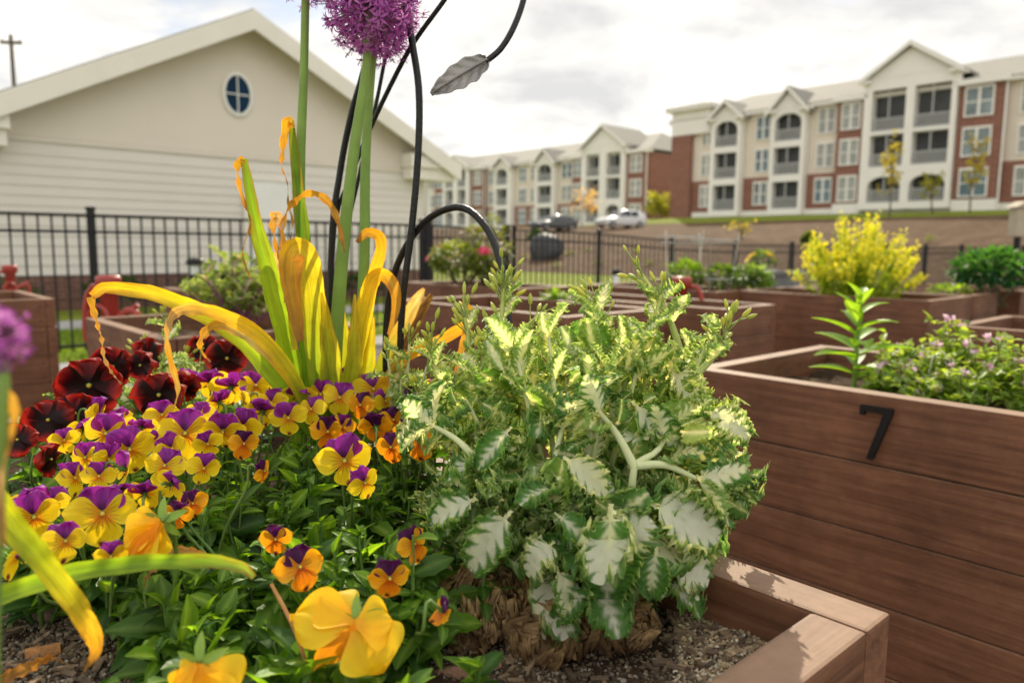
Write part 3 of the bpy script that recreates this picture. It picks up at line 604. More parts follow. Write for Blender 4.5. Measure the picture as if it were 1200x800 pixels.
def bollard(p, label, r=.075, hgt=.9):
    e = empty('bollard_light', p, label, 'bollard light', 'black bollard lights')
    b = MB(); b.lathe([(r, 0), (r, hgt - .22), (r * .9, hgt - .21), (0, hgt - .2)], 16); b.build('post', M_BLACK, e)
    b = MB(); b.lathe([(r * .8, hgt - .2), (r * .8, hgt - .08)], 16); b.build('lens', M_LAMP, e)
    b = MB(); b.lathe([(r * 1.12, hgt - .08), (r * 1.15, hgt - .04), (r * .9, hgt), (0, hgt + .015)], 16); b.build('cap', M_BLACK, e, True)
bollard(Vector((at(229, 315, 9.9).x, 9.9, 0)), 'black bollard light on the grass behind the purple stemmed kale', .10, .92)
bollard(Vector((at(722, 315, 11.5).x, 11.5, 0)), 'slim dark bollard with bright cap before the brown bank fence', .06, .78)
p = hit(640, 304)
b = MB(); n = 14
P = []
for i in range(n + 1):
    th = PI * i / n; row = []
    for j in range(20):
        ph = 2 * PI * j / 20; d = Vector((math.sin(th) * math.cos(ph), math.sin(th) * math.sin(ph), math.cos(th)))
        k = 1 + .22 * mnoise.noise(d * 1.3 + Vector((3, 1, 2))) + .06 * mnoise.noise(d * 4)
        row.append(Vector((d.x * .95 * k + .28 * d.z, d.y * .8 * k, d.z * 1.0 * k * (1 - .18 * d.x) + .55)))
    P.append(row)
b.grid(P, wrap=True); o = b.build('boulder', solid('boulder_stone', (.055, .057, .062), .55, var=.4, scale=3, bump=.4, bscale=9), None, True); o.location = p
tag(o, 'dark rounded boulder lying on the brown mulched bank', 'boulder')
M_OLDW = solid('pole_wood', (.10, .08, .065), .9, var=.3, scale=3)
pp = at(14, 65, 48); pz = pp.z
e = empty('utility_pole', Vector((pp.x, pp.y, gz(0, 0))), 'wooden utility pole with a crossarm behind the house roof', 'utility pole', rz=.1)
b = MB(); b.tube([(0, 0, 0), (0, 0, pz + 1.2)], [.16, .11], 8); b.build('pole', M_OLDW, e, True)
b = MB(); b.box(-.62, .62, -.07, .07, pz + .65, pz + .83); b.build('crossarm', M_OLDW, e)
for x in (-.5, .5):
    b = MB(); b.lathe([(.06, pz + .84), (.07, pz + .9), (.04, pz + 1.0), (0, pz + 1.02)], 8, M=Matrix.Translation((x, 0, 0))); b.build('insulator', M_WHITE, e)
pq = at(1194, 260, 7.2); q0 = gz(pq.dot(D1), pq.dot(D2))
e = empty('birdhouse_post', Vector((pq.x, pq.y, q0)), 'dark post topped with a pale wooden box beyond the dark green shrub', 'post')
b = MB(); b.tube([(0, 0, 0), (0, 0, pq.z - q0 - .14)], .03, 8); b.build('post', M_BLACK, e)
b = MB(); b.box(-.06, .06, -.06, .06, pq.z - q0 - .135, pq.z - q0 + .13, bev=.006); b.prism([(-.085, pq.z - q0 + .132), (.085, pq.z - q0 + .132), (0, pq.z - q0 + .19)], (-.085, .085)); b.build('box', solid('pale_wood', (.42, .36, .27), .8, var=.2), e)
M_CAGE = solid('galvanised', (.55, .55, .53), .3, metal=.7)
def cage(c, label, r=.15, hgt=.62):
    e = empty('tomato_cage', c, label, 'plant cage', 'wire plant cages')
    for z, k in ((.12, .75), (.36, .9), (hgt, 1.0)):
        b = MB(); b.tube([(r * k * math.cos(a), r * k * math.sin(a), z) for a in fr(0, 2 * PI, 20)], .0035, 5); b.build('ring', M_CAGE, e)
    for a in (0, 2.1, 4.2):
        b = MB(); b.tube([(r * .6 * math.cos(a), r * .6 * math.sin(a), -.1), (r * math.cos(a), r * math.sin(a), hgt + .05)], .0035, 5); b.build('wire_leg', M_CAGE, e)
q = atz(797, 330, .79); cage(Vector((at(797, 300, 5.35).x, 5.35, .79)), 'wire plant cage above the vegetables, beside the red hydrant', .16, .40)
cage(Vector((at(838, 300, 5.2).x, 5.2, .79)), 'wire plant cage over the pale leafy vegetables, farther from the hydrant', .16, .38)
pk = at(905, 318, 6.0); e = empty('planter_box', (pk.x, 6.0, .78), 'grey planter box standing in the far bed', 'planter', rz=ROT)
M_GREY = solid('grey_plastic', (.16, .17, .18), .5)
b = MB(); b.prism([(-.2, 0), (.2, 0), (.24, .16), (-.24, .16)], (-.12, .12)); b.build('box', M_GREY, e)
b = MB(); b.box(-.26, .26, -.145, -.122, .14, .17); b.box(-.26, .26, .122, .145, .14, .17); b.build('rim', M_GREY, e)
b = MB(); b.grid([[Vector((x, y, .15 + .01 * math.sin(x * 30 + y * 50))) for x in fr(-.235, .235, 6)] for y in fr(-.118, .118, 4)]); b.build('soil', M_SOIL, e)

# ------------------------------------------------------------------ background plants
def leafmesh(L, W, n=5, fold=.25, bend=.5, jag=0.0, rng=RNG, ca=(.05, .13, .02), cb=(.10, .2, .03), mid=None, tipw=.0):
    """one leaf along +Y, normal +Z"""
    b = MB(); P = []; C = []
    for i in range(n + 1):
        t = i / n; w = W * (math.sin(PI * (t * .92 + .05)) ** .8) * (1 - .35 * t) if tipw == 0 else W * math.sin(PI * (.12 + .8 * t))
        if jag: w *= 1 + jag * (1 if i % 2 else -1)
        a = bend * t; y = L * (math.sin(a) / bend if abs(bend) > 1e-3 else t); z = -L * ((1 - math.cos(a)) / bend if abs(bend) > 1e-3 else 0)
        c = mixc(ca, cb, t); cm = mid or mixc(c, (.2, .3, .08), .4)
        P.append([Vector((-w, y, z + fold * w)), Vector((-w * .5, y, z + fold * w * .35)), Vector((0, y, z)), Vector((w * .5, y, z + fold * w * .35)), Vector((w, y, z + fold * w))])
        C.append([c, c, cm, c, c])
    b.grid(P, C); return b
def rdir(g, zmin=-1):
    while 1:
        d = Vector((g.gauss(0, 1), g.gauss(0, 1), g.gauss(0, 1)))
        if d.length > .1:
            d.normalize()
            if d.z >= zmin: return d
def shrub(name, c, rx, rz, label, cat, cols, n=500, ls=.05, group=None, flowers=None, fl_n=0, fl_s=.03, stems=6, seed=1, fname='flower', flat=0.0):
    """bush: stems, leaves through an uneven volume, optional flowers"""
    g = random.Random(seed); e = empty(name, c, label, cat, group)
    lm = [leafmesh(ls * g.uniform(.8, 1.3), ls * .32, 3, .3, g.uniform(.2, .9)) for _ in range(4)]
    b = MB(); s = MB()
    lob = [(rdir(g, -.1), g.uniform(.75, 1.12)) for _ in range(9)]
    def rad_(d): return max(k - (1 - max(0, d.dot(q))) * .8 for q, k in lob)
    pts = []
    for i in range(n):
        d = rdir(g, -.25); k = max(.35, rad_(d)) * g.uniform(.45, 1) ** .5
        p = Vector((d.x * rx * k, d.y * rx * k, rz * .55 + d.z * rz * .5 * k)); p.z = max(p.z, .01); pts.append((p, d))
        o = (d + rdir(g) * .7).normalized(); M = frame(p, o, (0, 0, 1) if abs(o.z) < .9 else (1, 0, 0))
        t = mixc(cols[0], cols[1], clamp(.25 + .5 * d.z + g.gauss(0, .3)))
        m = lm[i % 4]; b.add([M @ Vector(v) for v in m.v], m.f, [mixc(t, (t[0] * 1.5, t[1] * 1.3, t[2]), .3 if cc == 2 else 0) for cc in range(len(m.v))])
    b.build('foliage', M_LEAF, e)
    for i in range(stems):
        p, d = pts[g.randrange(len(pts))]; s.tube([(g.gauss(0, rx * .1), g.gauss(0, rx * .1), -.02), p * .5 + Vector((0, 0, .02)), p], [.006 + rx * .01, .004 + rx * .006, .002], 5, (.12, .10, .05))
    s.build('stems', M_BARK, e)
    if flowers:
        for i in range(fl_n):
            p, d = pts[g.randrange(len(pts))]; d = (d + Vector((0, -.3, .7))).normalized(); p = p + d * ls * .6; p.z = max(p.z, rz * .35)
            q = MB(); k = fl_s * g.uniform(.7, 1.2); M = frame(p, d, (0, 1, 0)); cl = mixc(flowers[0], flowers[1], g.random())
            for a in range(2):
                for j in range(6):
                    an = j * PI / 3 + a * .5; r = k * (1 - .35 * a)
                    q.add([M @ Vector((0, .1 * k * a, 0)), M @ Vector((r * math.cos(an - .5), r * (.35 + .4 * a), r * math.sin(an - .5))), M @ Vector((r * 1.15 * math.cos(an), r * (.25 + .4 * a), r * 1.15 * math.sin(an))), M @ Vector((r * math.cos(an + .5), r * (.35 + .4 * a), r * math.sin(an + .5)))], [(0, 1, 2, 3)], cl)
            q.build(fname, M_PETP, e)
    return e
def ss_(px, py, D, z): q = at(px, py, D); return Vector((q.x, D, z))
GR = ((.035, .085, .02), (.13, .22, .035)); DK = ((.02, .06, .015), (.06, .14, .03)); LT = ((.10, .2, .02), (.26, .40, .05)); BLU = ((.06, .11, .06), (.18, .25, .13))
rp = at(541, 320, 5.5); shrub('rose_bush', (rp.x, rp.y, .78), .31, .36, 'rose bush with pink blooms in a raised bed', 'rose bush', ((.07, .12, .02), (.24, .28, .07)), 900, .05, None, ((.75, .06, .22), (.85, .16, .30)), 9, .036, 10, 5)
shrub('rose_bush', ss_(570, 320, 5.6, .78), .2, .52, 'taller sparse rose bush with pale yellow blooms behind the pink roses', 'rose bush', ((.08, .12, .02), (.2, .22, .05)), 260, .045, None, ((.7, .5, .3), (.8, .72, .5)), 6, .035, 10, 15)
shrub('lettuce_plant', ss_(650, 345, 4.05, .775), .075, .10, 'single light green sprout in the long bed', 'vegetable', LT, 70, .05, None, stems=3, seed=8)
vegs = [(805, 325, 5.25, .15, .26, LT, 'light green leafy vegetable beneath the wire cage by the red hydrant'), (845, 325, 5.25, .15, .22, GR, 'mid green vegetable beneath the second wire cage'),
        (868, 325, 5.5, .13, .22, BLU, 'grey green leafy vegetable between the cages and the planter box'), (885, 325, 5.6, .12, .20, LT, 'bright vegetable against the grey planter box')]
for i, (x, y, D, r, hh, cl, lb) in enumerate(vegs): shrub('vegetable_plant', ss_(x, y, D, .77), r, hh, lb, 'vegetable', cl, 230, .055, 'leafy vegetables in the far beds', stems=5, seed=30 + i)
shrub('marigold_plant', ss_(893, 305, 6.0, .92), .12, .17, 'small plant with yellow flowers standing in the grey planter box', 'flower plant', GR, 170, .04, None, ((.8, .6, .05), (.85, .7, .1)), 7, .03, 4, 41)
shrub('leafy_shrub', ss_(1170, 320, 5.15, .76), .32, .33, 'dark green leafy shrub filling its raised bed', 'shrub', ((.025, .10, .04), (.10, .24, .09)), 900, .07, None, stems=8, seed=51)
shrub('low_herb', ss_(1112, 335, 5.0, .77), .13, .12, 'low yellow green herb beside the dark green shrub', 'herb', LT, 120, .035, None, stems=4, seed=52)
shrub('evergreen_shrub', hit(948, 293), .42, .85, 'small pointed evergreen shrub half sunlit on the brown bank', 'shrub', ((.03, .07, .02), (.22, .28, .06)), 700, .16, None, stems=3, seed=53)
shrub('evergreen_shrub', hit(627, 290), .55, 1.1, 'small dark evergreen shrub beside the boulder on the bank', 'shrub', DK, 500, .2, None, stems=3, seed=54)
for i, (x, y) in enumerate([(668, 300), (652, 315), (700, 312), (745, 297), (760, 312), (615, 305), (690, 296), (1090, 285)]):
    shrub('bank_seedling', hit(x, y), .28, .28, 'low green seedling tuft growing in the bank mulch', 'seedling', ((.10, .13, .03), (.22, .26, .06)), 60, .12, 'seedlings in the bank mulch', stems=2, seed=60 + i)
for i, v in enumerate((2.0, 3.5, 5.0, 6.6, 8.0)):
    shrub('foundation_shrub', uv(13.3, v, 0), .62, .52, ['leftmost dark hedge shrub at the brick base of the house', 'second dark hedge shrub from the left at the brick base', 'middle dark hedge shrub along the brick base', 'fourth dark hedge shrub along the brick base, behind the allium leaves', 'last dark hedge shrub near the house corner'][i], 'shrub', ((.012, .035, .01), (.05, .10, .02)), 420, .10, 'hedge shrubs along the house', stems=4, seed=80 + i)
# yellow flowering bush
g = random.Random(17); yc = uv(2.08, 4.85); e = empty('yellow_flower_bush', (yc.x, yc.y, .77), 'bright yellow flowering bush of upright sprays in a raised bed', 'flowering bush')
fb = MB(); fl = MB(); lm = leafmesh(.05, .008, 3, .2, .4)
tops = []
for i in range(130):
    a = g.uniform(0, 6.28); r = .40 * g.random() ** .6; hgt = (.50 - .25 * (r / .4) ** 2) * g.uniform(.62, 1.18)
    tp = Vector((r * math.cos(a), r * math.sin(a), hgt)); bs = Vector((tp.x * .45, tp.y * .45, 0))
    fb.tube([bs, bs.lerp(tp, .6) + Vector((tp.x * .05, tp.y * .05, .02)), tp], [.004, .003, .0015], 4, mixc((.16, .25, .02), (.3, .4, .05), g.random()))
    for k in range(20):
        p = bs.lerp(tp, g.uniform(.12, .95)); M = frame(p, (rdir(g) + Vector((0, 0, .6))), (0, 0, 1.01)); fb.add([M @ Vector(v) for v in lm.v], lm.f, mixc((.18, .28, .02), (.46, .52, .05), g.random()))
    tops.append((bs, tp))
fb.build('foliage', M_LEAF, e)
for i, (bs, tp) in enumerate(tops[:96]):
    q = MB()
    q.tube([bs.lerp(tp, .6), tp], .0015, 4, (.3, .4, .05))
    for k in range(20):
        p = bs.lerp(tp, g.uniform(.68, 1.05)) + rdir(g) * .022; M = frame(p, rdir(g), rdir(g)); s_ = g.uniform(.0085, .0125); cl = mixc((.74, .74, .02), (.88, .90, .08), g.random())
        for j in range(4): an = j * PI / 2; q.add([M @ Vector((0, 0, 0)), M @ Vector((s_ * math.cos(an - .6), .2 * s_, s_ * math.sin(an - .6))), M @ Vector((s_ * 1.2 * math.cos(an), .1 * s_, s_ * 1.2 * math.sin(an))), M @ Vector((s_ * math.cos(an + .6), .2 * s_, s_ * math.sin(an + .6)))], [(0, 1, 2, 3)], cl)
    q.build('flower_spray', M_PETP, e)
# saplings before the apartments
def sapling(px, pyb, pyt, D, label, cols, spread, n, seed, ls=.3, name='young_tree'):
    p = at(px, pyb, D); z0 = gz(p.dot(D1), p.dot(D2)); p.z = z0; top = at(px, pyt, D).z - z0; g = random.Random(seed)
    e = empty(name, p, label, 'tree', 'young trees before the apartments')
    b = MB(); wob = [Vector((g.gauss(0, .06), g.gauss(0, .06), top * t)) for t in (0, .3, .6, .85)]
    b.tube(wob, [.07, .055, .04, .02], 6, (.16, .12, .09)); tips = []
    for i in range(14):
        t = g.uniform(.3, .85); s = Vector((0, 0, top * t)); d = rdir(g, .1); q = s + Vector((d.x * spread, d.y * spread, abs(d.z) * top * .25 + .2)); b.tube([s, s.lerp(q, .5) + Vector((0, 0, .08)), q], [.03, .018, .008], 5, (.16, .12, .09)); tips.append((s, q))
    b.build('trunk', M_BARK, e, True); c = MB(); lm = leafmesh(ls, ls * .4, 3, .2, .5)
    for i in range(n):
        s, q = tips[g.randrange(14)]; p_ = s.lerp(q, g.uniform(.35, 1.1)) + rdir(g) * spread * .25; M = frame(p_, rdir(g), rdir(g)); c.add([M @ Vector(v) for v in lm.v], lm.f, mixc(cols[0], cols[1], g.random()))
    c.build('crown', M_LEAF, e)
YL = ((.30, .26, .06), (.5, .42, .12)); PK = ((.52, .32, .24), (.64, .46, .36)); GY = ((.2, .22, .04), (.38, .36, .08))
sapling(1042, 252, 165, 55, 'thin yellow leaved sapling before the tall white gable', YL, .9, 170, 1)
sapling(1090, 252, 205, 55, 'short yellow green sapling by the gable arches', GY, .7, 110, 2)
sapling(1137, 250, 162, 53, 'tall yellow sapling beside the brick bay with three windows', YL, .8, 170, 3)
sapling(682, 272, 222, 76, 'pinkish flowering tree between the two cars', PK, 1.6, 190, 4, .28)
sapling(775, 268, 232, 80, 'yellow green shrubby tree against the brick end wall', GY, 1.9, 420, 5, .4)
sapling(868, 284, 262, 44, 'bare thin sapling with few pale leaves on the bank', YL, .8, 60, 6, .2)
# ------------------------------------------------------------------ plants of bed 7
def imgdir(dx, dy, dz): return (CAMR @ Vector((dx, dy, dz)))      # right, up, towards the viewer's side
c0 = ss_(1000, 460, 1.80, .78)
e = empty('lance_leaved_plant', c0, 'bright green plant with long pointed leaves in bed 7', 'garden plant')
g = random.Random(4)
b = MB(); b.tube([(0, 0, -.01), (.002, 0, .12), (.004, 0, .22)], [.006, .005, .003], 7, (.2, .34, .05)); b.build('stem', M_STEM, e, True)
for i in range(18):
    z = .03 + .195 * i / 17; a = i * 2.4 + .3; k = 1 - .55 * abs(i / 17 - .3) / .65
    d = Vector((math.cos(a), math.sin(a) * .9, .35 + 1.4 * (i / 17) ** 2)); m = leafmesh(.140 * k * g.uniform(.85, 1.1), .029 * (k + .1), 8, .35, g.uniform(.4, 1.1), ca=(.16, .30, .03), cb=(.24, .40, .04), mid=(.34, .48, .12))
    inst('leaf', m.mesh('leaf', M_LEAF), e, frame((0, 0, z), d, (0, 0, 1)))
nl = ['leftmost purple flowered nettle like plant beside the lance leaved plant', 'purple flowered nettle like plant behind the white wire hoop', 'tallest pink tipped nettle like plant near the middle of the row', 'nettle like plant with pale pink tips at the rear rail of bed 7',
      'lowest nettle like plant spilling toward the front rail of bed 7', 'nettle like plant at the cut right end of the row', 'sparse nettle like plant between the hoop and the front rail', 'tiny low nettle like plant at the foot of the lance leaved plant', 'low nettle like plant directly below the wire hoop', 'tall nettle like plant cut by the picture edge near the front rail', 'short nettle like plant just right of the lance leaved plant']
npos = [(a, b_, c, d * .8) for a, b_, c, d in [(1050, 448, 1.80, .11), (1092, 452, 1.74, .13), (1122, 440, 1.85, .19), (1065, 430, 2.0, .12), (1130, 478, 1.58, .11), (1185, 470, 1.62, .17), (1160, 458, 1.72, .16), (1030, 462, 1.75, .07), (1085, 480, 1.60, .07), (1205, 478, 1.52, .13), (1060, 458, 1.74, .10)]]
for i, (x, y, D, hh) in enumerate(npos):
    p = at(x, y, D); e = empty('dead_nettle', (p.x, D, .78), nl[i], 'flowering weed', 'purple flowered plants in bed 7'); g = random.Random(90 + i)
    s = MB(); f = MB(); lm = [leafmesh(g.uniform(.020, .032), .010, 3, .3, .5, jag=.12) for _ in range(3)]; tips = []
    for k in range(16):
        a = g.uniform(0, 6.28); r = g.uniform(.01, .075); tp = Vector((r * math.cos(a), r * math.sin(a), hh * g.uniform(.6, 1.15))); bs = tp * .3; bs.z = -.005
        s.tube([bs, bs.lerp(tp, .6), tp], [.0018, .0015, .001], 4, mixc((.16, .18, .04), (.25, .12, .10), g.random())); tips.append(tp)
        for q in range(20):
            t = g.uniform(.1, 1); pp = bs.lerp(tp, t); M = frame(pp, rdir(g, -.3), (0, 0, 1.02)); m = lm[q % 3]; f.add([M @ Vector(v) for v in m.v], m.f, mixc(mixc((.15, .26, .05), (.42, .55, .14), g.random()), (.22, .09, .14), .15 * sstep(.7, 1, t)))
    s.build('stems', M_STEM, e, True); f.build('foliage', M_LEAF, e)
    for tp in tips[:4]:
        q = MB()
        for k in range(6):
            p_ = tp + rdir(g) * .007; M = frame(p_, rdir(g, -.2), (0, 0, 1.01)); w_ = .0045; q.add([M @ Vector((-w_, 0, 0)), M @ Vector((w_, 0, 0)), M @ Vector((w_ * 1.3, .011, .002)), M @ Vector((-w_ * 1.3, .011, .002))], [(0, 1, 2, 3)], mixc((.62, .42, .62), (.86, .74, .84), g.random()))
        q.build('flower', M_PETP, e)
hc = at(1101, 440, 1.66); e = MB(); e.tube([(-.022, 0, -.01), (-.024, 0, .05), (-.018, 0, .085), (0, 0, .098), (.018, 0, .085), (.022, 0, .06), (.02, 0, -.01)],   .0013, 6); o = e.build('wire_hoop', M_CAGE, None, True); o.location = (hc.x, 1.66, .80)
tag(o, 'small white wire hoop pushed into the soil of bed 7', 'plant marker')

# ------------------------------------------------------------------ nearest bed: soil, crumbs, chips
ZS = .792
def soilz(x, y):
    return ZS + .012 * mnoise.noise((x * 7, y * 7, 1)) + .006 * mnoise.noise((x * 22, y * 22, 4)) + .003 * mnoise.noise((x * 60, y * 60, 9))
us, vs = fr(.262, 1.39, 150), fr(-.58, .562, 150)
b = MB(); b.grid([[Vector((uv(u, v).x, uv(u, v).y, soilz(*uv(u, v)[:2]))) for u in us] for v in vs])
tag(b.build('bed_soil', M_SOIL, None, True), kind='structure')
ico = bmesh.new(); bmesh.ops.create_icosphere(ico, subdivisions=1, radius=1); iv = [v.co.copy() for v in ico.verts]; ifc = [tuple(v.index for v in f.verts) for f in ico.faces]; ico.free()
pal = [(.36, .27, .16), (.27, .19, .11), (.48, .39, .26), (.60, .53, .42), (.12, .09, .065), (.34, .23, .12), (.20, .155, .105), (.07, .05, .035), (.28, .21, .14)]
b = MB(); g = random.Random(12); zone = lambda px, py: atz(px, py, ZS)
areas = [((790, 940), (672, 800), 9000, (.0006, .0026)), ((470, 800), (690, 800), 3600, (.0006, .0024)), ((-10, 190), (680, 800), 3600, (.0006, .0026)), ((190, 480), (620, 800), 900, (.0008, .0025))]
for (xa, xb), (ya, yb), n, (ra, rb_) in areas:
    for i in range(n):
        p = zone(g.uniform(xa, xb), g.uniform(ya, yb)); v = p.dot(D2); u = p.dot(D1)
        if v > .552 or u < .272: continue
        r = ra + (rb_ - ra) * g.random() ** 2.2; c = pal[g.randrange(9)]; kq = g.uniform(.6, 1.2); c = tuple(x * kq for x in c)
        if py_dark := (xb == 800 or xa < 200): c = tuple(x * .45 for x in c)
        sx, sy, sz = g.uniform(.7, 1.5), g.uniform(.7, 1.3), g.uniform(.5, .9); Mx = Matrix.Rotation(g.uniform(0, 6.28), 3, rdir(g))
        z = soilz(p.x, p.y) + r * .3
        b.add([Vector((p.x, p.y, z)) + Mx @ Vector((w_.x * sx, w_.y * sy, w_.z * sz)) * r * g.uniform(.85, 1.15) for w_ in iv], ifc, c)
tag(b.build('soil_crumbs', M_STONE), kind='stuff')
b = MB()
for i in range(420):
    xa, xb, ya, yb = ((-10, 190, 680, 800), (470, 800, 700, 800), (800, 930, 680, 790), (0, 480, 600, 800))[i % 4]
    p = zone(g.uniform(xa, xb), g.uniform(ya, yb))
    if p.dot(D2) > .548 or p.dot(D1) < .275: continue
    L = g.uniform(.005, .018); M = frame((p.x, p.y, soilz(p.x, p.y) + .002), Vector((g.gauss(0, 1), g.gauss(0, 1), g.gauss(0, .15))), (g.gauss(0, .3), g.gauss(0, .3), 1))
    b.box(-L * .16, L * .16, -L / 2, L / 2, -.0012, .0012, mixc((.07, .045, .03), (.26, .18, .11), g.random()), 0, 0, M)
tag(b.build('mulch_fibres', M_BARK), kind='stuff')
def chip(px, py, L, W, ang, label, col=(.20, .11, .07)):
    p = zone(px, py); b = MB(); n = 10; g = random.Random(px); P = []
    for i in range(n + 1):
        t = i / n; w_ = W * (math.sin(PI * (.08 + .84 * t)) ** .5) * g.uniform(.8, 1.1)
        P.append([Vector((w_ * s_, (t - .5) * L, .004 * (1 - s_ * s_) + (.0 if abs(s_) < 1 else -.004) + g.gauss(0, .0006))) for s_ in (-1, -.6, -.2, .2, .6, 1)])
    b.grid(P, tuple(col)); o = b.build('bark_chip', M_BARK, None, True); o.location = (p.x, p.y, soilz(p.x, p.y) + .006); o.rotation_euler = (.12, -.08, ang)
    tag(o, label, 'bark chip', 'bark chips on the soil')
chip(548, 789, .052, .009, rad(-75), 'long reddish bark chip on dark soil below the dried kale leaves')
chip(770, 735, .022, .007, rad(30), 'small dark bark chip beside the sunlit gravelly soil', (.05, .035, .028))
chip(62, 722, .032, .006, rad(-62), 'thin greyish bark sliver on soil behind the crossed strap leaves', (.24, .17, .12))
chip(52, 770, .026, .006, rad(-80), 'orange brown curled bark chip at the bed corner, lower left', (.32, .15, .05))
chip(905, 722, .026, .008, rad(-50), 'pale split bark chip against the sunlit inner rail', (.30, .22, .15))

# ------------------------------------------------------------------ pansies
def petal(L, W, col, rim=None, base=None, wave=.06, cup=.25, seed=0, spot=None, blotch=None, n=14, m=10):
    b = MB(); g = random.Random(seed); P = []; C = []; U = []; ph = g.uniform(0, 6.28); ph2 = g.uniform(0, 6.28)
    for i in range(n + 1):
        t = 1 - (1 - i / n) ** 1.6; hw = W * (math.sqrt(max(0, 1 - ((t - .56) / .44) ** 2)) if t > .56 else .16 + .84 * sstep(0, .56, t) ** .8); row = []; cr_ = []; ur = []
        for j in range(m + 1):
            s_ = j / m * 2 - 1
            y = L * t * (1 - .10 * s_ * s_ * t); x = s_ * hw
            z = L * (-cup * t * t + wave * t * t * math.sin(3.2 * s_ + ph) + .5 * wave * t * t * t * math.sin(8 * s_ + ph2)) + L * .10 * s_ * s_ * t
            c = col
            if rim: c = mixc(c, rim, sstep(.55, 1, max(t, abs(s_) * .95)))
            if base: c = mixc(base, c, sstep(.12, .42, t))
            if blotch: c = mixc(blotch, c, sstep(.50, .74, t + .10 * math.sin(5 * s_ + ph) + .05 * abs(s_)))
            if spot and t > .68 and abs(s_) < .32: c = mixc(c, spot, sstep(.70, .8, t + .06 * math.sin(6 * s_ + ph) - .18 * abs(s_)))
            k = 1 + (.20 if col[2] > .05 else .09) * math.sin(s_ * 15 + ph + t) * t; c = tuple(q * k for q in c)
            row.append(Vector((x, y, z))); cr_.append(c); ur.append(((s_ * .5) if not blotch else .08, t))
        P.append(row); C.append(cr_); U.append(ur)
    b.grid(P, C, 0, U); return b
PUR = (.22, .016, .25); PURD = (.060, .005, .065); PURL = (.34, .03, .37); YEL = (.88, .66, .012); YELL = (.93, .78, .035); ORA = (.80, .24, .008); ORB = (.86, .38, .008); RED = (.13, .006, .010); REDD = (.014, .002, .003); REDR = (.40, .024, .012)  # REDR: redder petal rim, its brightness stands in for backlit edges
SPOT = (.13, .008, .03)
LIB = {}
def lib(key, **k):
    LIB[key] = [petal(1.0, k.pop('W'), seed=s_ + len(LIB) * 7, **k).mesh('petal', [M_PET if key[0] in 'vo' else M_PETP]) for s_ in [0]] if 0 else None
def addlib(key, mat, W, **k):
    LIB[key] = [petal(1.0, W, seed=s_ + hash(key) % 1 + len(LIB) * 11, **k).mesh('petal', mat) for s_ in range(4)]
addlib('v_up', M_PETP, .50, col=PUR, rim=PURL, base=PURD, wave=.17, cup=.20)
addlib('v_side', M_PET, .46, col=YEL, rim=YELL, base=ORB, wave=.06, cup=.18)
addlib('v_low', M_PET, .50, col=YEL, rim=YELL, base=ORA, wave=.06, cup=.22, spot=SPOT)
addlib('o_up', M_PETP, .50, col=PURD, rim=(.11, .009, .10), base=PURD, wave=.16, cup=.2)
addlib('o_side', M_PET, .50, col=ORB, rim=(.88, .50, .015), base=ORA, wave=.08, cup=.18)
addlib('o_low', M_PET, .54, col=ORA, rim=ORB, base=(.6, .10, .004), wave=.08, cup=.2, spot=(.05, .004, .012))
addlib('r_up', M_PETP, .62, col=RED, rim=REDR, base=REDD, wave=.26, cup=.12)
addlib('r_side', M_PETP, .62, col=RED, rim=REDR, base=REDD, wave=.26, cup=.10, blotch=REDD)
addlib('r_low', M_PETP, .70, col=RED, rim=REDR, base=REDD, wave=.26, cup=.12, blotch=REDD)
addlib('y_any', M_PETP, .58, col=(.86, .58, .01), rim=(.9, .66, .015), base=(.8, .45, .01), wave=.15, cup=.24)
def drop_y(py): return float(np.interp(py, [400, 430, 500, 600, 720, 800], [.160, .172, .20, .212, .235, .26]))
def pxD(px, py, extra=0.0):
    r = ray(px, py); d = drop_y(py) + extra; t = -d / r.z; return CAM + r * t
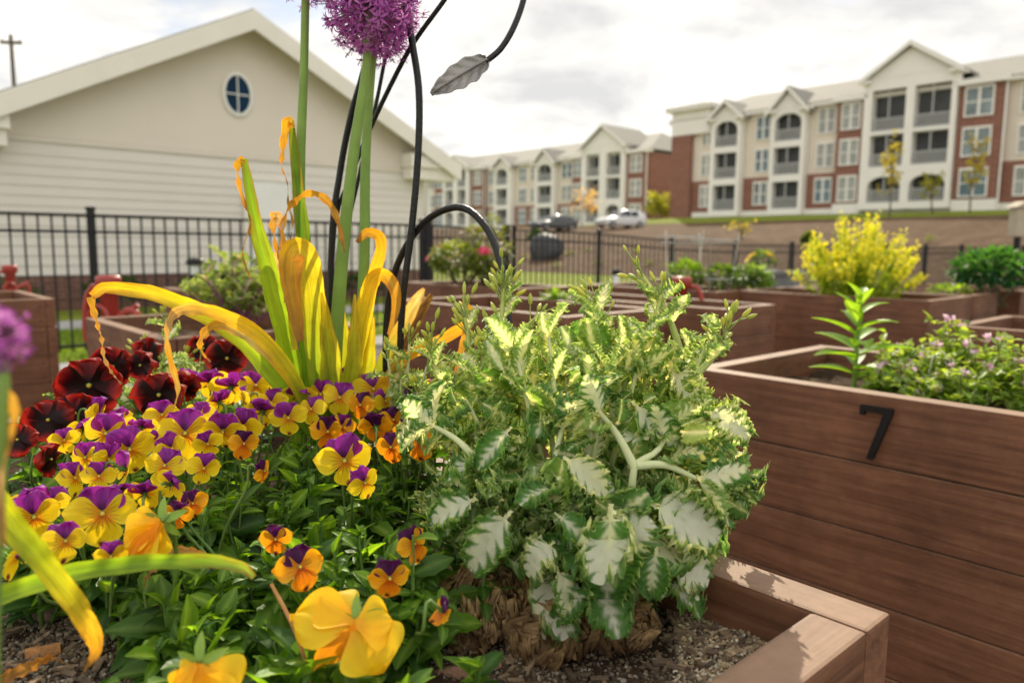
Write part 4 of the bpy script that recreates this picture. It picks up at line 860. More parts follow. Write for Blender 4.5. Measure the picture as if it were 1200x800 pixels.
# px, py, size, kind, yaw (+ = turned to the right), tilt up, roll
FL = [(120, 602, 74, 'v', -5, 4, 0), (217, 508, 64, 'v', 8, 6, -3), (152, 527, 60, 'v', 14, 4, 12), (124, 508, 54, 'v', -10, 5, -6), (40, 606, 62, 'v', 18, -2, 8), (77, 634, 52, 'v', 30, 8, -8), (404, 540, 64, 'v', 0, 4, 8),
      (438, 456, 50, 'v', 12, 8, 10), (239, 549, 40, 'v', 20, 0, -14), (428, 566, 44, 'v', 30, -12, 16), (398, 466, 42, 'v', -18, 10, -6), (376, 462, 38, 'v', -30, 0, 10), (338, 490, 42, 'v', 10, 2, 6), (285, 500, 46, 'v', -22, -4, 0), (100, 536, 40, 'v', -34, 4, 8),
      (130, 652, 40, 'v', 4, -16, 0), (88, 560, 44, 'v', 40, 8, -10), (232, 486, 38, 'v', -40, 10, 0), (300, 452, 42, 'v', 26, 12, -12), (332, 448, 40, 'v', -28, 14, 6), (412, 445, 36, 'v', 40, 12, 4), (190, 486, 40, 'v', 30, 8, 0), (60, 588, 40, 'v', -26, 8, 0), (452, 470, 34, 'v', 42, 4, 10), (318, 472, 38, 'v', -12, 14, 4),
      (364, 428, 64, 'v', 165, 38, 0), (30, 588, 54, 'v', 190, 30, 12), (20, 652, 50, 'v', 215, 20, 20), (247, 446, 50, 'v', 170, 30, -10), (216, 446, 40, 'v', 200, 26, 12), (272, 452, 46, 'v', 150, 34, 8), (170, 576, 46, 'v', 160, 30, -8), (142, 572, 44, 'v', 195, 34, 6), (512, 455, 30, 'v', 120, 20, 20), (308, 480, 44, 'v', 175, 30, 0), (350, 462, 40, 'v', 190, 34, 0), (255, 470, 38, 'v', 205, 24, 0), (96, 500, 40, 'v', 200, 26, 0), (202, 566, 40, 'v', 150, 10, 40), (395, 440, 36, 'v', 170, 30, 10),
      (226, 590, 36, 'o', 12, 0, 6), (207, 604, 36, 'o', -8, -6, -10), (323, 632, 38, 'o', -10, 6, 4), (352, 664, 56, 'o', 12, 6, 4), (457, 678, 52, 'o', 4, 2, 0), (486, 637, 46, 'o', 46, 4, 16), (493, 518, 42, 'o', 10, 8, -4), (458, 524, 38, 'o', -14, -4, 8), (461, 492, 36, 'o', 8, 4, 6), (384, 506, 40, 'o', 20, 6, -8), (440, 498, 40, 'o', 175, 20, 0), (310, 552, 30, 'o', 60, -10, 20), (286, 520, 36, 'o', 30, 8, -10), (520, 716, 36, 'o', 120, -30, 20), (400, 500, 34, 'o', -30, 10, 0), (478, 505, 34, 'o', 30, -4, 0),
      (104, 452, 80, 'r', -6, 4, 4), (132, 430, 58, 'r', 30, 12, -8), (56, 492, 58, 'r', -24, 6, 6), (88, 484, 56, 'r', 16, 12, 0), (186, 463, 64, 'r', -16, 2, 6), (176, 416, 48, 'r', 50, 8, 10), (164, 428, 40, 'r', -40, 0, -8), (60, 538, 44, 'r', 60, -12, 0), (266, 420, 52, 'r', -10, 0, 0), (20, 515, 46, 'r', -40, 10, 8), (212, 452, 46, 'r', 170, 20, 0), (238, 408, 40, 'r', 20, 6, 0)]
gx = random.Random(88); have = [(q[0], q[1]) for q in FL]
for it in range(4000):
    x, y = gx.uniform(70, 505), gx.uniform(432, 560)
    if y > 475 + 95 * sstep(420, 90, x) or y < 438 + 48 * sstep(260, 150, x): continue
    if min((x - a) ** 2 + ((y - c) * 1.3) ** 2 for a, c in have) < 25 ** 2: continue
    have.append((x, y)); bk = gx.random() < .12
    FL.append((x, y, gx.uniform(28, 52), 'o' if x > 370 and y > 470 else 'v', gx.uniform(140, 220) if bk else gx.gauss(0, 52), gx.uniform(18, 38) if bk else gx.gauss(2, 18), gx.gauss(0, 20)))
    if len(have) > 88: break
# each plant: kind, px, base depth, label
PLT = [('r', 105, 1.05, 'red pansy carrying the biggest velvety dark red bloom'), ('r', 50, .92, 'red pansy with backlit scarlet blooms beside the blurred allium head'), ('r', 180, 1.10, 'dark red pansy beneath the withered hanging leaf tips'), ('r', 262, 1.18, 'almost black red pansy behind the long arching strap leaf'),
       ('v', 40, .64, 'yellow and purple viola behind the crossed strap leaves at the bed edge'), ('v', 118, .62, 'yellow and purple viola whose large bloom faces straight out above the closed yellow bud'), ('v', 140, .80, 'yellow and purple viola just in front of the dark red pansies'), ('v', 220, .82, 'yellow and purple viola with one wide bloom under the drooping orange leaf tip'),
       ('v', 290, .92, 'yellow and purple viola with mostly purple backs left of the strap leaf clump'), ('v', 365, 1.00, 'yellow and purple viola whose tall purple bloom stands against the strap leaf bases'), ('v', 440, .98, 'yellow and purple viola right of the strap leaf bases'), ('v', 410, .74, 'yellow and purple viola alone amid green foliage, two blooms one above the other'), ('v', 80, .72, 'yellow and purple viola between the scarlet pansy and the bed edge viola'),
       ('o', 216, .68, 'small orange viola pair with drooping purple upper petals'), ('o', 340, .60, 'orange viola with two dark topped blooms over green leaves'), ('o', 475, .58, 'orange viola beside the kale, two blooms near bare soil'), ('o', 480, .86, 'orange viola tucked under the left edge of the kale'), ('o', 390, .84, 'orange viola between the yellow violas in the middle'), ('o', 300, .78, 'little faded orange viola left of the middle')]
def pansy_leaf(g, L):
    return leafmesh(L, L * g.uniform(.26, .36), 7, g.uniform(.1, .45), g.uniform(.3, 1.3), jag=.07, ca=(.045, .115, .020), cb=(.075, .175, .030), mid=(.14, .25, .07))
LEAFS = [pansy_leaf(RNG, L) for L in (.020, .024, .028, .032, .036, .030, .026, .034)]
def foliage(base, tops, g, nst, nl, hmax, rad=.055, lk_=1.0):
    s = MB(); f = MB()
    for i in range(nst):
        a = g.uniform(0, 6.28); r = g.uniform(.015, rad); tp = Vector((r * math.cos(a), r * math.sin(a), hmax * g.uniform(.55, 1.0))); bs = Vector((tp.x * .25, tp.y * .25, -.01)); mid = bs.lerp(tp, .5) + Vector((tp.x * .25, tp.y * .25, 0))
        path = cr([bs, mid, tp], 6); s.tube([Vector(q) for q in path], [.0022, .002, .0018, .0016, .0014, .001], 5, mixc((.06, .14, .03), (.16, .26, .06), g.random()))
        for k in range(nl):
            t = g.uniform(.15, 1) ** .7; j = min(4, int(t * 5)); p = Vector(path[j]).lerp(Vector(path[j + 1]), t * 5 - j); d = rdir(g, -.15); d.z = abs(d.z) * .5 + .15 * (t > .8) * 3
            m = LEAFS[g.randrange(8)]; k_ = lk_ * g.uniform(.55, 1.15) * (1 - .35 * (t > .85)); M = frame(p, d, (g.gauss(0, .35), g.gauss(0, .35), 1)) @ Matrix.Scale(k_, 4)
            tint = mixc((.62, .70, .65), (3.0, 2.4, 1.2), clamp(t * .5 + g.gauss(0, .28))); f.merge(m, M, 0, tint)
    return s, f
plants = []
for i, (k, px, D, lb) in enumerate(PLT):
    p = at(px, 600, D); base = Vector((p.x, D, 0)); u_, v_ = base.dot(D1), base.dot(D2)
    if v_ > .53: base -= D2 * (v_ - .53)
    if u_ > 1.36: base -= D1 * (u_ - 1.36)
    base.z = soilz(base.x, base.y)
    e = empty({'r': 'red_pansy', 'v': 'viola', 'o': 'orange_viola'}[k], base, lb, 'pansy', 'pansies and violas in the nearest bed')
    plants.append((k, base, e))
def flower(P, size, kind, yaw, tilt, roll, plant, seed, hook=True):
    g = random.Random(seed); k, base, e = plant; yw = rad(yaw + g.uniform(-14, 14)); tl = rad(tilt + g.uniform(-10, 8))
    tc_ = (CAM - P); tc_.z = 0; tc_.normalize(); rt = Vector((-tc_.y, tc_.x, 0))
    n = tc_ * math.cos(yw) * math.cos(tl) + rt * math.sin(yw) * math.cos(tl) + Vector((0, 0, math.sin(tl)))
    upv = Vector((0, 0, 1)) - n * n.z; upv.normalize(); upv = Matrix.Rotation(rad(roll), 3, n) @ upv; xr = upv.cross(n)
    loc = P - base; R_ = size * .5
    b = MB(); gc = (.10, .20, .04)
    b.lathe([(.0, -.0), (R_ * .10, -R_ * .02), (R_ * .11, -R_ * .22), (R_ * .05, -R_ * .34), (0, -R_ * .36)], 8, gc, M=frame(loc, upv, n))
    for j in range(5):
        a = j * 1.256; d = (xr * math.cos(a) + upv * math.sin(a)) * .8 - n * .5; M = frame(loc - n * R_ * .16, d, n); b.add([M @ Vector((-.07 * R_, 0, 0)), M @ Vector((.07 * R_, 0, 0)), M @ Vector((.05 * R_, .3 * R_, 0)), M @ Vector((0, .42 * R_, 0)), M @ Vector((-.05 * R_, .3 * R_, 0))], [(0, 1, 2, 3, 4)], (.12, .24, .04))
    a0 = loc - n * R_ * .25; foot = Vector((loc.x * .35, loc.y * .35, max(.0, loc.z * .15)))
    pts = cr([a0, a0 - n * .012 + Vector((0, 0, .003)), a0 - n * .016 - Vector((0, 0, .02)), a0.lerp(foot, .6) - n * .01, foot], 12)
    b.tube([Vector(q) for q in pts], .0013, 5, mixc((.10, .2, .04), (.22, .32, .08), g.random()))
    # pale throat
    b.lathe([(R_ * .075, 0), (R_ * .055, R_ * .05), (R_ * .025, R_ * .06), (0, R_ * .055)], 8, (.72, .50, .06) if kind != 'r' else (.6, .42, .05), M=frame(loc - upv * R_ * .02 + n * R_ * .02, n.orthogonal(), n) if 0 else frame(loc + n * R_ * .01, upv, n))
    fo = b.build('flower', M_STEM, e, True)
    big = 1.0 if kind != 'r' else 1.05
    spec = [('_up', 90 + g.uniform(24, 32), .95 * big, -.10, .30), ('_up', 90 - g.uniform(24, 32), .95 * big, -.12, .30), ('_side', 90 + g.uniform(74, 88), 1.06 * big, -.03, .12), ('_side', 90 - g.uniform(74, 88), 1.06 * big, -.045, .12), ('_low', 270 + g.uniform(-6, 6), 1.05 * big, .0, .10)]
    for nm, ang, ln, off, back in spec:
        a = rad(ang); d = xr * math.cos(a) + upv * math.sin(a); bk = back * (g.uniform(-.6, 1.3)) * (1.0 if kind != 'r' else .7)
        y = (d - n * bk).normalized(); M = frame(loc + n * off * R_, y, n) @ Matrix.Scale(R_ * ln * g.uniform(.93, 1.06), 4)
        inst('petal', LIB[kind + nm][g.randrange(4)], fo, M)
for i, (px, py, sz, kind, yaw, tilt, roll) in enumerate(FL):
    P = pxD(px, py, .012 if (kind == 'o' and py > 610) else 0); D = P.y; size = sz / F * D * (1.08 if kind != 'r' else .90)
    u_, v_ = P.dot(D1), P.dot(D2)
    best = min((q for q in plants if q[0] == kind), key=lambda q: (q[1].xy - P.xy).length)
    flower(P, size, kind, yaw, tilt, roll, best, 500 + i)
for i, (k, base, e) in enumerate(plants):
    g = random.Random(200 + i); back = base.y > .9
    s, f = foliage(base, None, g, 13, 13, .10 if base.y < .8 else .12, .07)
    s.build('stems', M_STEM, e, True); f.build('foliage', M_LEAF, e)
# leafy plants in the foreground
LP = [(285, .62, .090, 'leafy pansy without open blooms behind the green strap leaf'), (395, .60, .085, 'leafy pansy without blooms under the orange viola pair'), (300, .50, .055, 'low leafy pansy at the front, left of the big yellow bloom'), (440, .66, .08, 'leafy pansy without blooms touching the left side of the kale'),
      (235, .50, .05, 'low leafy pansy below the green strap leaf'), (450, .52, .05, 'low leafy pansy with broad dark leaves on bare soil'), (350, .72, .10, 'leafy pansy between the orange violas and the lone viola'), (240, .58, .075, 'leafy pansy just right of the closed yellow bud')]
ylp = []
for i, (px, D, hh, lb) in enumerate(LP):
    p = at(px, 600, D); base = Vector((p.x, D, soilz(p.x, D))); e = empty('leafy_pansy', base, lb, 'pansy', 'pansies and violas in the nearest bed'); g = random.Random(300 + i)
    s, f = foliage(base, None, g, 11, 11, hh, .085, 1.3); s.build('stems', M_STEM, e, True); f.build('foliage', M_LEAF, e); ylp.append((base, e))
# the three big yellow blooms, seen from the side and back
def ybloom(e, base, px, py, D, petals, stalk, sep=True):
    c = at(px, py, D) - base; b = MB(); px_m = D / F
    b.tube([Vector(q) for q in cr([c] + [at(x, y, d_) - base for x, y, d_ in stalk], 12)], .0018, 6, (.16, .27, .05))
    if sep:
        for j in range(5):
            a = j * 1.256 + .4; M = frame(c, imgdir(math.cos(a), math.sin(a), -.2), imgdir(0, 0, 1)); b.merge(leafmesh(.018, .004, 4, .2, .4, ca=(.16, .28, .04), cb=(.24, .36, .05)), M)
    fo = b.build('flower', M_STEM, e, True)
    for j, (dx, dy, dz, L, W, nz, kk) in enumerate(petals):
        m = LIB['y_any'][j % 4]
        if kk: m = petal(1.0, .22, (.82, .34, .01), rim=(.85, .42, .012), wave=.1, cup=.3, seed=j).mesh('petal', M_PETP)
        M = frame(c + imgdir(0, 0, .0015 * j), imgdir(dx, dy, dz), imgdir(*nz)) @ Matrix.Diagonal((W * px_m / .58 if not kk else L * px_m, L * px_m, L * px_m, 1)); inst('petal', m, fo, M)
p = at(408, 600, .50); bs = Vector((p.x, .52, soilz(p.x, .52))); e = empty('yellow_pansy', bs, 'yellow pansy bloom seen from the side with two wide clear yellow petals', 'pansy', 'pansies and violas in the nearest bed')
ybloom(e, bs, 418, 728, .475, [(-1, .22, .15, 82, 40, (.15, .7, .75), 0), (-.8, .5, -.3, 60, 36, (.3, .7, .6), 0), (.55, -.62, .25, 66, 46, (.5, .25, .8), 0), (.9, .05, -.2, 46, 34, (.2, .6, .8), 0), (-.62, -.75, .2, 74, 22, (.3, 0, 1), 1)], [(422, 742, .49), (425, 790, .51), (415, 820, .52)])
s, f = foliage(bs, None, random.Random(5), 8, 12, .045, .06); s.build('stems', M_STEM, e, True); f.build('foliage', M_LEAF, e)
p = at(185, 600, .55); bs = Vector((p.x, .56, soilz(p.x, .56))); e = empty('yellow_pansy', bs, 'half closed yellow pansy bloom hanging over the green strap leaf', 'pansy', 'pansies and violas in the nearest bed')
ybloom(e, bs, 190, 610, .53, [(-.95, -.25, .1, 50, 30, (-.1, .6, .8), 0), (-.8, -.55, .35, 50, 34, (-.2, .3, .9), 0), (-.45, -.85, .1, 46, 28, (.3, .0, 1), 0), (-.75, -.5, -.3, 46, 30, (.1, .6, .7), 0), (-.5, -.8, .3, 56, 12, (.3, 0, 1), 1)], [(200, 604, .535), (206, 640, .55), (205, 690, .56)])
s, f = foliage(bs, None, random.Random(6), 8, 12, .06, .06); s.build('stems', M_STEM, e, True); f.build('foliage', M_LEAF, e)
p = at(240, 780, .43); bs = Vector((p.x, .46, soilz(p.x, .46))); e = empty('yellow_pansy', bs, 'yellow pansy bloom from behind with spreading green sepals, cut by the lower edge', 'pansy', 'pansies and violas in the nearest bed')
ybloom(e, bs, 234, 776, .425, [(.75, -.65, .1, 62, 40, (.2, .6, .8), 0), (-.3, -.95, .2, 58, 40, (-.2, .5, .8), 0), (.3, -.9, .3, 60, 40, (.1, .4, .9), 0), (-.75, -.6, 0, 40, 26, (-.3, .6, .7), 0)], [(236, 764, .435), (240, 790, .455), (240, 830, .46)])
s, f = foliage(bs, None, random.Random(7), 8, 12, .03, .05); s.build('stems', M_STEM, e, True); f.build('foliage', M_LEAF, e)
# ------------------------------------------------------------------ ornamental kale
def kale_leaf(L, W, seed, white=.5, bend=.9, green=(.085, .20, .05), pale=(.90, .89, .76), rimc=(.44, .55, .26), frill=1.0, nt=104, ns=12, vz=1.0):
    """curly kale leaf: pale jagged heart, green blade, tightly crimped margin"""
    g = random.Random(seed); b = MB(); P = []; C = []; U = []; tw = g.uniform(-.5, .5); lob = g.choice((4, 5, 6)); ph = [g.uniform(0, 6.28) for _ in range(8)]
    nz = lambda x, y, k=0.0: mnoise.noise((x, y, seed * 3.17 + k))
    for i in range(nt + 1):
        t = i / nt; k = max(0, (t - .14) / .86)
        hw = W * (.09 + .04 * t + (.9 * math.sin(PI * min(1, .04 + .90 * k ** .8)) ** .7 if k > 0 else 0)); a = bend * t * t
        y0 = L * (t - .18 * bend * t ** 3); z0 = -L * bend * .45 * t * t
        row = []; cc = []; uu = []; gr = .35 + .65 * min(1, k * 4)
        for j in range(-ns, ns + 1):
            s_ = j / ns; q = abs(s_); sd = 1 if s_ > 0 else -1; o = 20 * sd
            lobe = 1 + .30 * nz(t * 7, o) + .14 * nz(t * 17, o + 5)
            A = L * .12 * frill * sstep(.35, 1, q) * gr; B = L * .062 * frill * sstep(.50, 1, q) * gr
            big = nz(t * 8 + .4 * q, o + 9, q * .6) * 1.9; f2 = math.sin(2 * PI * (9 + lob) * t + ph[0] + sd + 4 * nz(t * 5, o + 3)); f3 = math.cos(2 * PI * (9 + lob) * t + ph[0] + sd + 4 * nz(t * 5, o + 3) + 2.2 * q)
            x = s_ * hw * lerp(1, lobe, sstep(.2, 1, q)) * (1 - .16 * frill * sstep(.8, 1, q)) + sd * B * .45 * f3
            y = y0 + B * .45 * math.sin(2 * PI * (9 + lob) * t + ph[1] + 2 * sd)
            z = z0 + A * big + B * f2 * 1.15 + B * .7 * math.sin(2 * PI * (19 + lob) * t + ph[2] + sd + 3 * q) * sstep(.7, 1, q) + hw * .30 * q ** 1.6 + B * .5 * sstep(.8, 1, q)
            z += L * .025 * nz(x / L * 7, t * 7, 3)
            x += tw * L * .25 * t * t
            row.append(Vector((x, y, z)))
            vein = abs(math.sin(PI * (lob + 1) * (t - .28 * q) + ph[6]))
            aw = white * (lerp(.85, .36, vz) + lerp(.15, .9, vz) * vein ** 1.3) * (1 - .5 * sstep(.70, 1, t)) + .14 * nz(t * 9, s_ * 5, 7)
            wv = 1 - sstep(aw - .26, aw + .18, q)
            if t < .15: wv = 1
            mid = 1 - sstep(.03, .08, q); wv = max(wv, mid * (1 - .5 * t), .45 * (1 - sstep(.0, .16, vein)) * 0)
            c = mixc(mixc(green, rimc, sstep(.72, 1, q) * (.55 + .45 * f2)), pale, wv)
            if q < .05: c = mixc(c, (.82, .82, .62), .6)
            kk = 1 + .22 * nz(t * 14, s_ * 9, 11); cc.append(tuple(v * kk for v in c)); uu.append((s_ * .5, t))
        P.append(row); C.append(cc); U.append(uu)
    b.grid(P, C, 0, U); return b
KG = (.12, .28, .06)
KL = []
for i in range(7): KL.append(kale_leaf(1, .36, 10 + i, white=.26, bend=.5 + .12 * i, green=KG).mesh('kale_leaf', M_KALE))           # mostly green
for i in range(7): KL.append(kale_leaf(1, .38, 30 + i, white=.58, bend=.4 + .14 * i, green=KG, frill=1.4).mesh('kale_leaf', M_KALE))           # white hearted
for i in range(4): KL.append(kale_leaf(1, .40, 50 + i, white=.92, bend=.5 + .15 * i, green=(.14, .28, .07), rimc=(.55, .62, .35), frill=1.4).mesh('kale_leaf', M_KALE))   # almost white
KY = [kale_leaf(1, .26, 70 + i, white=.5, bend=.4, green=(.26, .40, .12), pale=(.88, .87, .62), rimc=(.54, .62, .30)).mesh('kale_leaf', M_KALE) for i in range(4)]  # young, yellow green
DRYL = [kale_leaf(1, .42, 90 + i, white=.3, bend=.9, green=(.22, .135, .065), pale=(.28, .18, .09), rimc=(.42, .29, .14), frill=2.6).mesh('dried_leaf', M_DRY) for i in range(4)]
M_BUD = leafy('flower_bud', .25, .45, tint=(1.3, 1.2, .5), scale=200)
def buds(mb, p, d, n, g, L=.022, s=.0042, spread=1.0):
    """loose cluster of oval buds on short stalks"""
    d = Vector(d).normalized()
    for i in range(n):
        o = (d + rdir(g) * .75 * spread).normalized(); ln = L * g.uniform(.55, 1.15); st = p + d * g.uniform(-.02, .008) * (1 if n > 6 else .4); q = st + o * ln
        mb.tube([st, st.lerp(q, .5) + Vector((0, 0, .001)), q], .0008, 4, (.34, .42, .12)); k = s * g.uniform(.75, 1.2); c = mixc((.40, .50, .09), (.66, .64, .12), g.random())
        mb.lathe([(0, -.2 * k), (.42 * k, .2 * k), (.5 * k, k), (.40 * k, 1.8 * k), (.16 * k, 2.35 * k), (0, 2.5 * k)], 7, c, M=frame(q - o * .001, o.orthogonal(), o))
ek_base = Vector((.062, .675, 0)); ek_base.z = soilz(ek_base.x, ek_base.y)
ek = empty('ornamental_kale', ek_base, 'big frilly green and white ornamental kale bolting into bud clusters', 'ornamental kale', 'ornamental kales')
g = random.Random(21); KB = ek_base
def branch(path, e, base, r0, leaves, g, pool, size, t0=.3, parent_stem=None):
    pts = [Vector(q) for q in cr([tuple(p) for p in path], 14)]; n = len(pts)
    b = MB(); b.tube(pts, [lerp(r0, r0 * .45, i / (n - 1)) for i in range(n)], 8, [mixc((.50, .56, .28), (.62, .66, .36), i / n) for i in range(n)]); st = b.build('stalk', M_STEM, e, True)
    for k in range(leaves):
        t = t0 + (1 - t0) * (k + .5) / leaves; j = min(n - 2, int(t * (n - 1))); p = pts[j].lerp(pts[j + 1], t * (n - 1) - j); ax = (pts[j + 1] - pts[j]).normalized()
        a = k * 2.4 + g.uniform(-.5, .5); o = ax.orthogonal().normalized(); o = Matrix.Rotation(a, 3, ax) @ o
        d = (o + ax * g.uniform(.25, .8) + Vector((0, 0, g.uniform(-.1, .25)))).normalized(); sz = size * g.uniform(.75, 1.15) * (1 - .35 * t)
        inst('leaf', pool[g.randrange(len(pool))], st, frame(p, d, ax + Vector((0, 0, .35)) + rdir(g) * .25) @ Matrix.Diagonal((sz * g.uniform(.85, 1.15), sz, sz, 1)))
    return st, pts
tips = [(545, 468, .69), (600, 430, .74), (560, 520, .64), (530, 570, .63), (575, 610, .605), (640, 470, .66), (655, 560, .585), (690, 425, .74), (740, 420, .72), (700, 500, .62), (720, 600, .565), (790, 430, .73), (800, 480, .69), (822, 520, .68), (800, 560, .62), (800, 640, .605), (700, 660, .565), (630, 660, .58), (760, 500, .64)]
GRN, WHT, VWH = KL[:7], KL[7:14], KL[14:]
for i, (px, py, D) in enumerate(tips):
    tp = at(px, py, D) - KB; mid = tp * .5; mid.z = tp.z * .5; low = py > 540
    pool = GRN + WHT + (VWH if low or i % 3 == 0 else [])
    branch([(0, 0, .0), tuple(mid), tuple(tp)], ek, KB, .0045, 5, g, pool, .080 if low else .064, .35)
# big white leaves facing the camera, like tongues: base pixel, tip pixel, depth
for (xa, ya, xb, yb, D, s_, kind) in [(660, 535, 712, 568, .575, .36, 2), (600, 598, 548, 655, .575, .44, 1), (760, 590, 838, 622, .585, .50, 2), (560, 585, 505, 600, .60, .40, 1), (795, 660, 822, 668, .58, .5, 2), (825, 482, 876, 505, .67, .40, 2), (650, 635, 618, 660, .565, .42, 2), (780, 420, 822, 468, .69, .34, 2), (716, 590, 712, 700, .555, .42, 0), (650, 600, 700, 640, .565, .36, 0), (505, 495, 470, 505, .68, .42, 2), (770, 640, 760, 700, .56, .40, 0), (600, 500, 560, 540, .62, .40, 0), (740, 470, 790, 520, .63, .4, 1), (690, 690, 650, 720, .565, .36, 0), (650, 660, 680, 730, .56, .34, 1)]:
    A, B = at(xa, ya, D) - KB, at(xb, yb, D - .012) - KB; d = B - A; L = d.length * 1.15; pool = (GRN, WHT, VWH)[kind]
    inst('leaf', pool[g.randrange(len(pool))], ek, frame(A, d, (CAM - (A + KB)).normalized() + Vector((0, 0, .45)) + rdir(g) * .25) @ Matrix.Diagonal((max(L, .05) * s_ / .36 * .78, L * 1.08, max(L, .05), 1)))
# pale forked stalks seen in front
for path in ([(715, 640, .68), (738, 580, .605), (745, 545, .60), (770, 528, .61), (785, 500, .64)], [(744, 548, .60), (724, 510, .61), (698, 478, .63)], [(746, 545, .60), (780, 545, .60), (815, 560, .60)], [(615, 600, .70), (565, 545, .635), (535, 515, .64), (510, 500, .655)], [(650, 640, .69), (645, 570, .62), (652, 530, .615), (662, 490, .63)]):
    b = MB(); q = [Vector(v) for v in cr([tuple(at(*p) - KB) for p in path], 14)]; b.tube(q, [lerp(.0040, .0020, k / 13) for k in range(14)], 8, (.60, .64, .36)); st = b.build('stalk', M_STEM, ek, True); ax = (q[-1] - q[-3]).normalized()
    for k in range(5):
        o = Matrix.Rotation(k * 1.3, 3, ax) @ ax.orthogonal().normalized(); z_ = g.uniform(.032, .05); inst('leaf', (KL[7:14] + KY)[g.randrange(11)], st, frame(q[-1 - (k > 2) * 2], o * .8 + ax * .7, ax + Vector((0, 0, .3))) @ Matrix.Diagonal((z_ * .9, z_, z_, 1)))
for k in range(17):
    px, py = lerp(545, 830, (k + .5) / 17) + g.uniform(-12, 12), g.uniform(392, 450); D = g.uniform(.66, .76); tp = at(px, py, D) - KB; bs = tp * .45; bs.z = tp.z * .45
    q = [Vector(v) for v in cr([tuple(bs), tuple(bs.lerp(tp, .55) + Vector((0, -.008, .0))), tuple(tp)], 10)]; b = MB(); b.tube(q, [lerp(.0034, .0015, i / 9) for i in range(10)], 7, (.66, .70, .40)); st = b.build('stalk', M_STEM, ek, True); ax = (q[-1] - q[-3]).normalized()
    for i in range(4):
        o = Matrix.Rotation(i * 1.9 + k, 3, ax) @ ax.orthogonal().normalized(); z_ = g.uniform(.026, .05); inst('leaf', KY[g.randrange(4)], st, frame(q[9 - i], o * .55 + ax, o * -.5 + ax * .6 + rdir(g) * .4) @ Matrix.Diagonal((z_ * .9, z_, z_, 1)))
# flowering shoots: stem pixels and where buds sit
for (path, n, lv) in [([(600, 470, .74), (592, 420, .76), (588, 375, .77), (590, 335, .775)], 22, 4), ([(565, 470, .76), (552, 420, .78), (545, 372, .79)], 18, 4), ([(590, 425, .76), (605, 395, .77), (628, 373, .78)], 8, 0), ([(800, 420, .73), (785, 375, .74), (768, 345, .745), (752, 322, .75)], 9, 3), ([(815, 440, .70), (838, 415, .705), (852, 388, .71)], 14, 3), ([(715, 420, .74), (708, 385, .75), (700, 358, .755)], 8, 5), ([(760, 420, .72), (768, 375, .735), (775, 345, .74)], 4, 5), ([(530, 470, .78), (510, 430, .80), (505, 405, .80)], 12, 3), ([(742, 430, .71), (745, 400, .72)], 5, 3), ([(565, 430, .78), (570, 400, .785)], 7, 0)]:
    q = [Vector(v) for v in cr([tuple(at(*p) - KB) for p in path], 12)]; b = MB(); b.tube(q, [lerp(.0038, .0018, k / 11) for k in range(12)], 7, [mixc((.42, .50, .18), (.52, .56, .16), k / 11) for k in range(12)]); st = b.build('flower_shoot', M_STEM, ek, True)
    m = MB(); d = q[-1] - q[-3]; buds(m, q[-1], d, n, g)
    if n > 12:
        for k in (5, 7, 9): buds(m, q[k], rdir(g, .0) + d.normalized(), 3, g)
    m.build('bud_cluster', M_BUD, st, True)
    for k in range(lv):
        p = q[3 + 2 * k if 3 + 2 * k < 11 else 9]; s_ = g.uniform(.026, .045); inst('leaf', KY[g.randrange(4)], st, frame(p, (rdir(g, 0) + d.normalized() * .8), (0, 0, 1.01)) @ Matrix.Scale(s_, 4))
# dried brown leaves round the foot
for i in range(60):
    px, py = g.uniform(535, 775), g.uniform(690, 752); D = lerp(.62, .575, (py - 690) / 60); p = at(px, py, D) - KB; p.z = max(p.z, .012); L = g.uniform(.034, .058)
    d = Vector((g.gauss(0, 1), g.gauss(-.5, .8), g.gauss(-.05, .3))); inst('dried_leaf', DRYL[i % 4], ek, frame(p + Vector((0, .012, .008)), d, (g.gauss(0, .6), g.gauss(0, .5) - .4, .8)) @ Matrix.Diagonal((L * 1.3, L * .62, L * .8, 1)))
# the mass of small curly leaves that fills the head
FB = [kale_leaf(1, .34 + .03 * (i % 3), 130 + i, white=(.10, .20, .16, .12, .60, .22)[i % 6], bend=.3 + .2 * (i % 4), green=((.12, .265, .075), (.18, .33, .095))[i % 2], rimc=(.46, .57, .28), nt=60, ns=8) for i in range(12)]
YB = [kale_leaf(1, .24, 170 + i, white=(.40, .62, .30)[i % 3], bend=.25 + .15 * i, green=(.28, .42, .13), pale=(.90, .89, .70), rimc=(.58, .65, .34), nt=56, ns=7, vz=.2) for i in range(6)]
fm = MB(); cen = at(682, 556, .70) - KB; g = random.Random(77)
for i in range(150):
    d = rdir(g, -.75); rr = g.uniform(.52, .86)
    # fuller on the viewer's upper side, ragged outline
    rx_, ry_, rz_2 = .140, .115, .118; lump = 1 + .22 * mnoise.noise(d * 2.2 + Vector((5, 1, 3)))
    p = cen + Vector((d.x * rx_, d.y * ry_, d.z * rz_2)) * rr * lump
    if p.z < .012: continue
    sz = g.uniform(.036, .060) * (1.12 if d.z < 0 else 1); up_ = Vector((0, 0, 1))
    y = (d * .8 + up_ * g.uniform(-.25, .75) + rdir(g) * .55).normalized(); nrm = up_ * .7 + d * g.uniform(-.3, .9) + rdir(g) * .5
    lit = clamp(.5 + .7 * d.z + g.gauss(0, .2)); tint = mixc((.85, .9, .95), (1.6, 1.4, 1.05), lit)  # upper leaves tinted brighter and yellower: sunlight put into the colour
    fm.merge(FB[g.randrange(12)], frame(p, y, nrm) @ Matrix.Diagonal((sz * g.uniform(.9, 1.25), sz, sz, 1)), 0, tint)
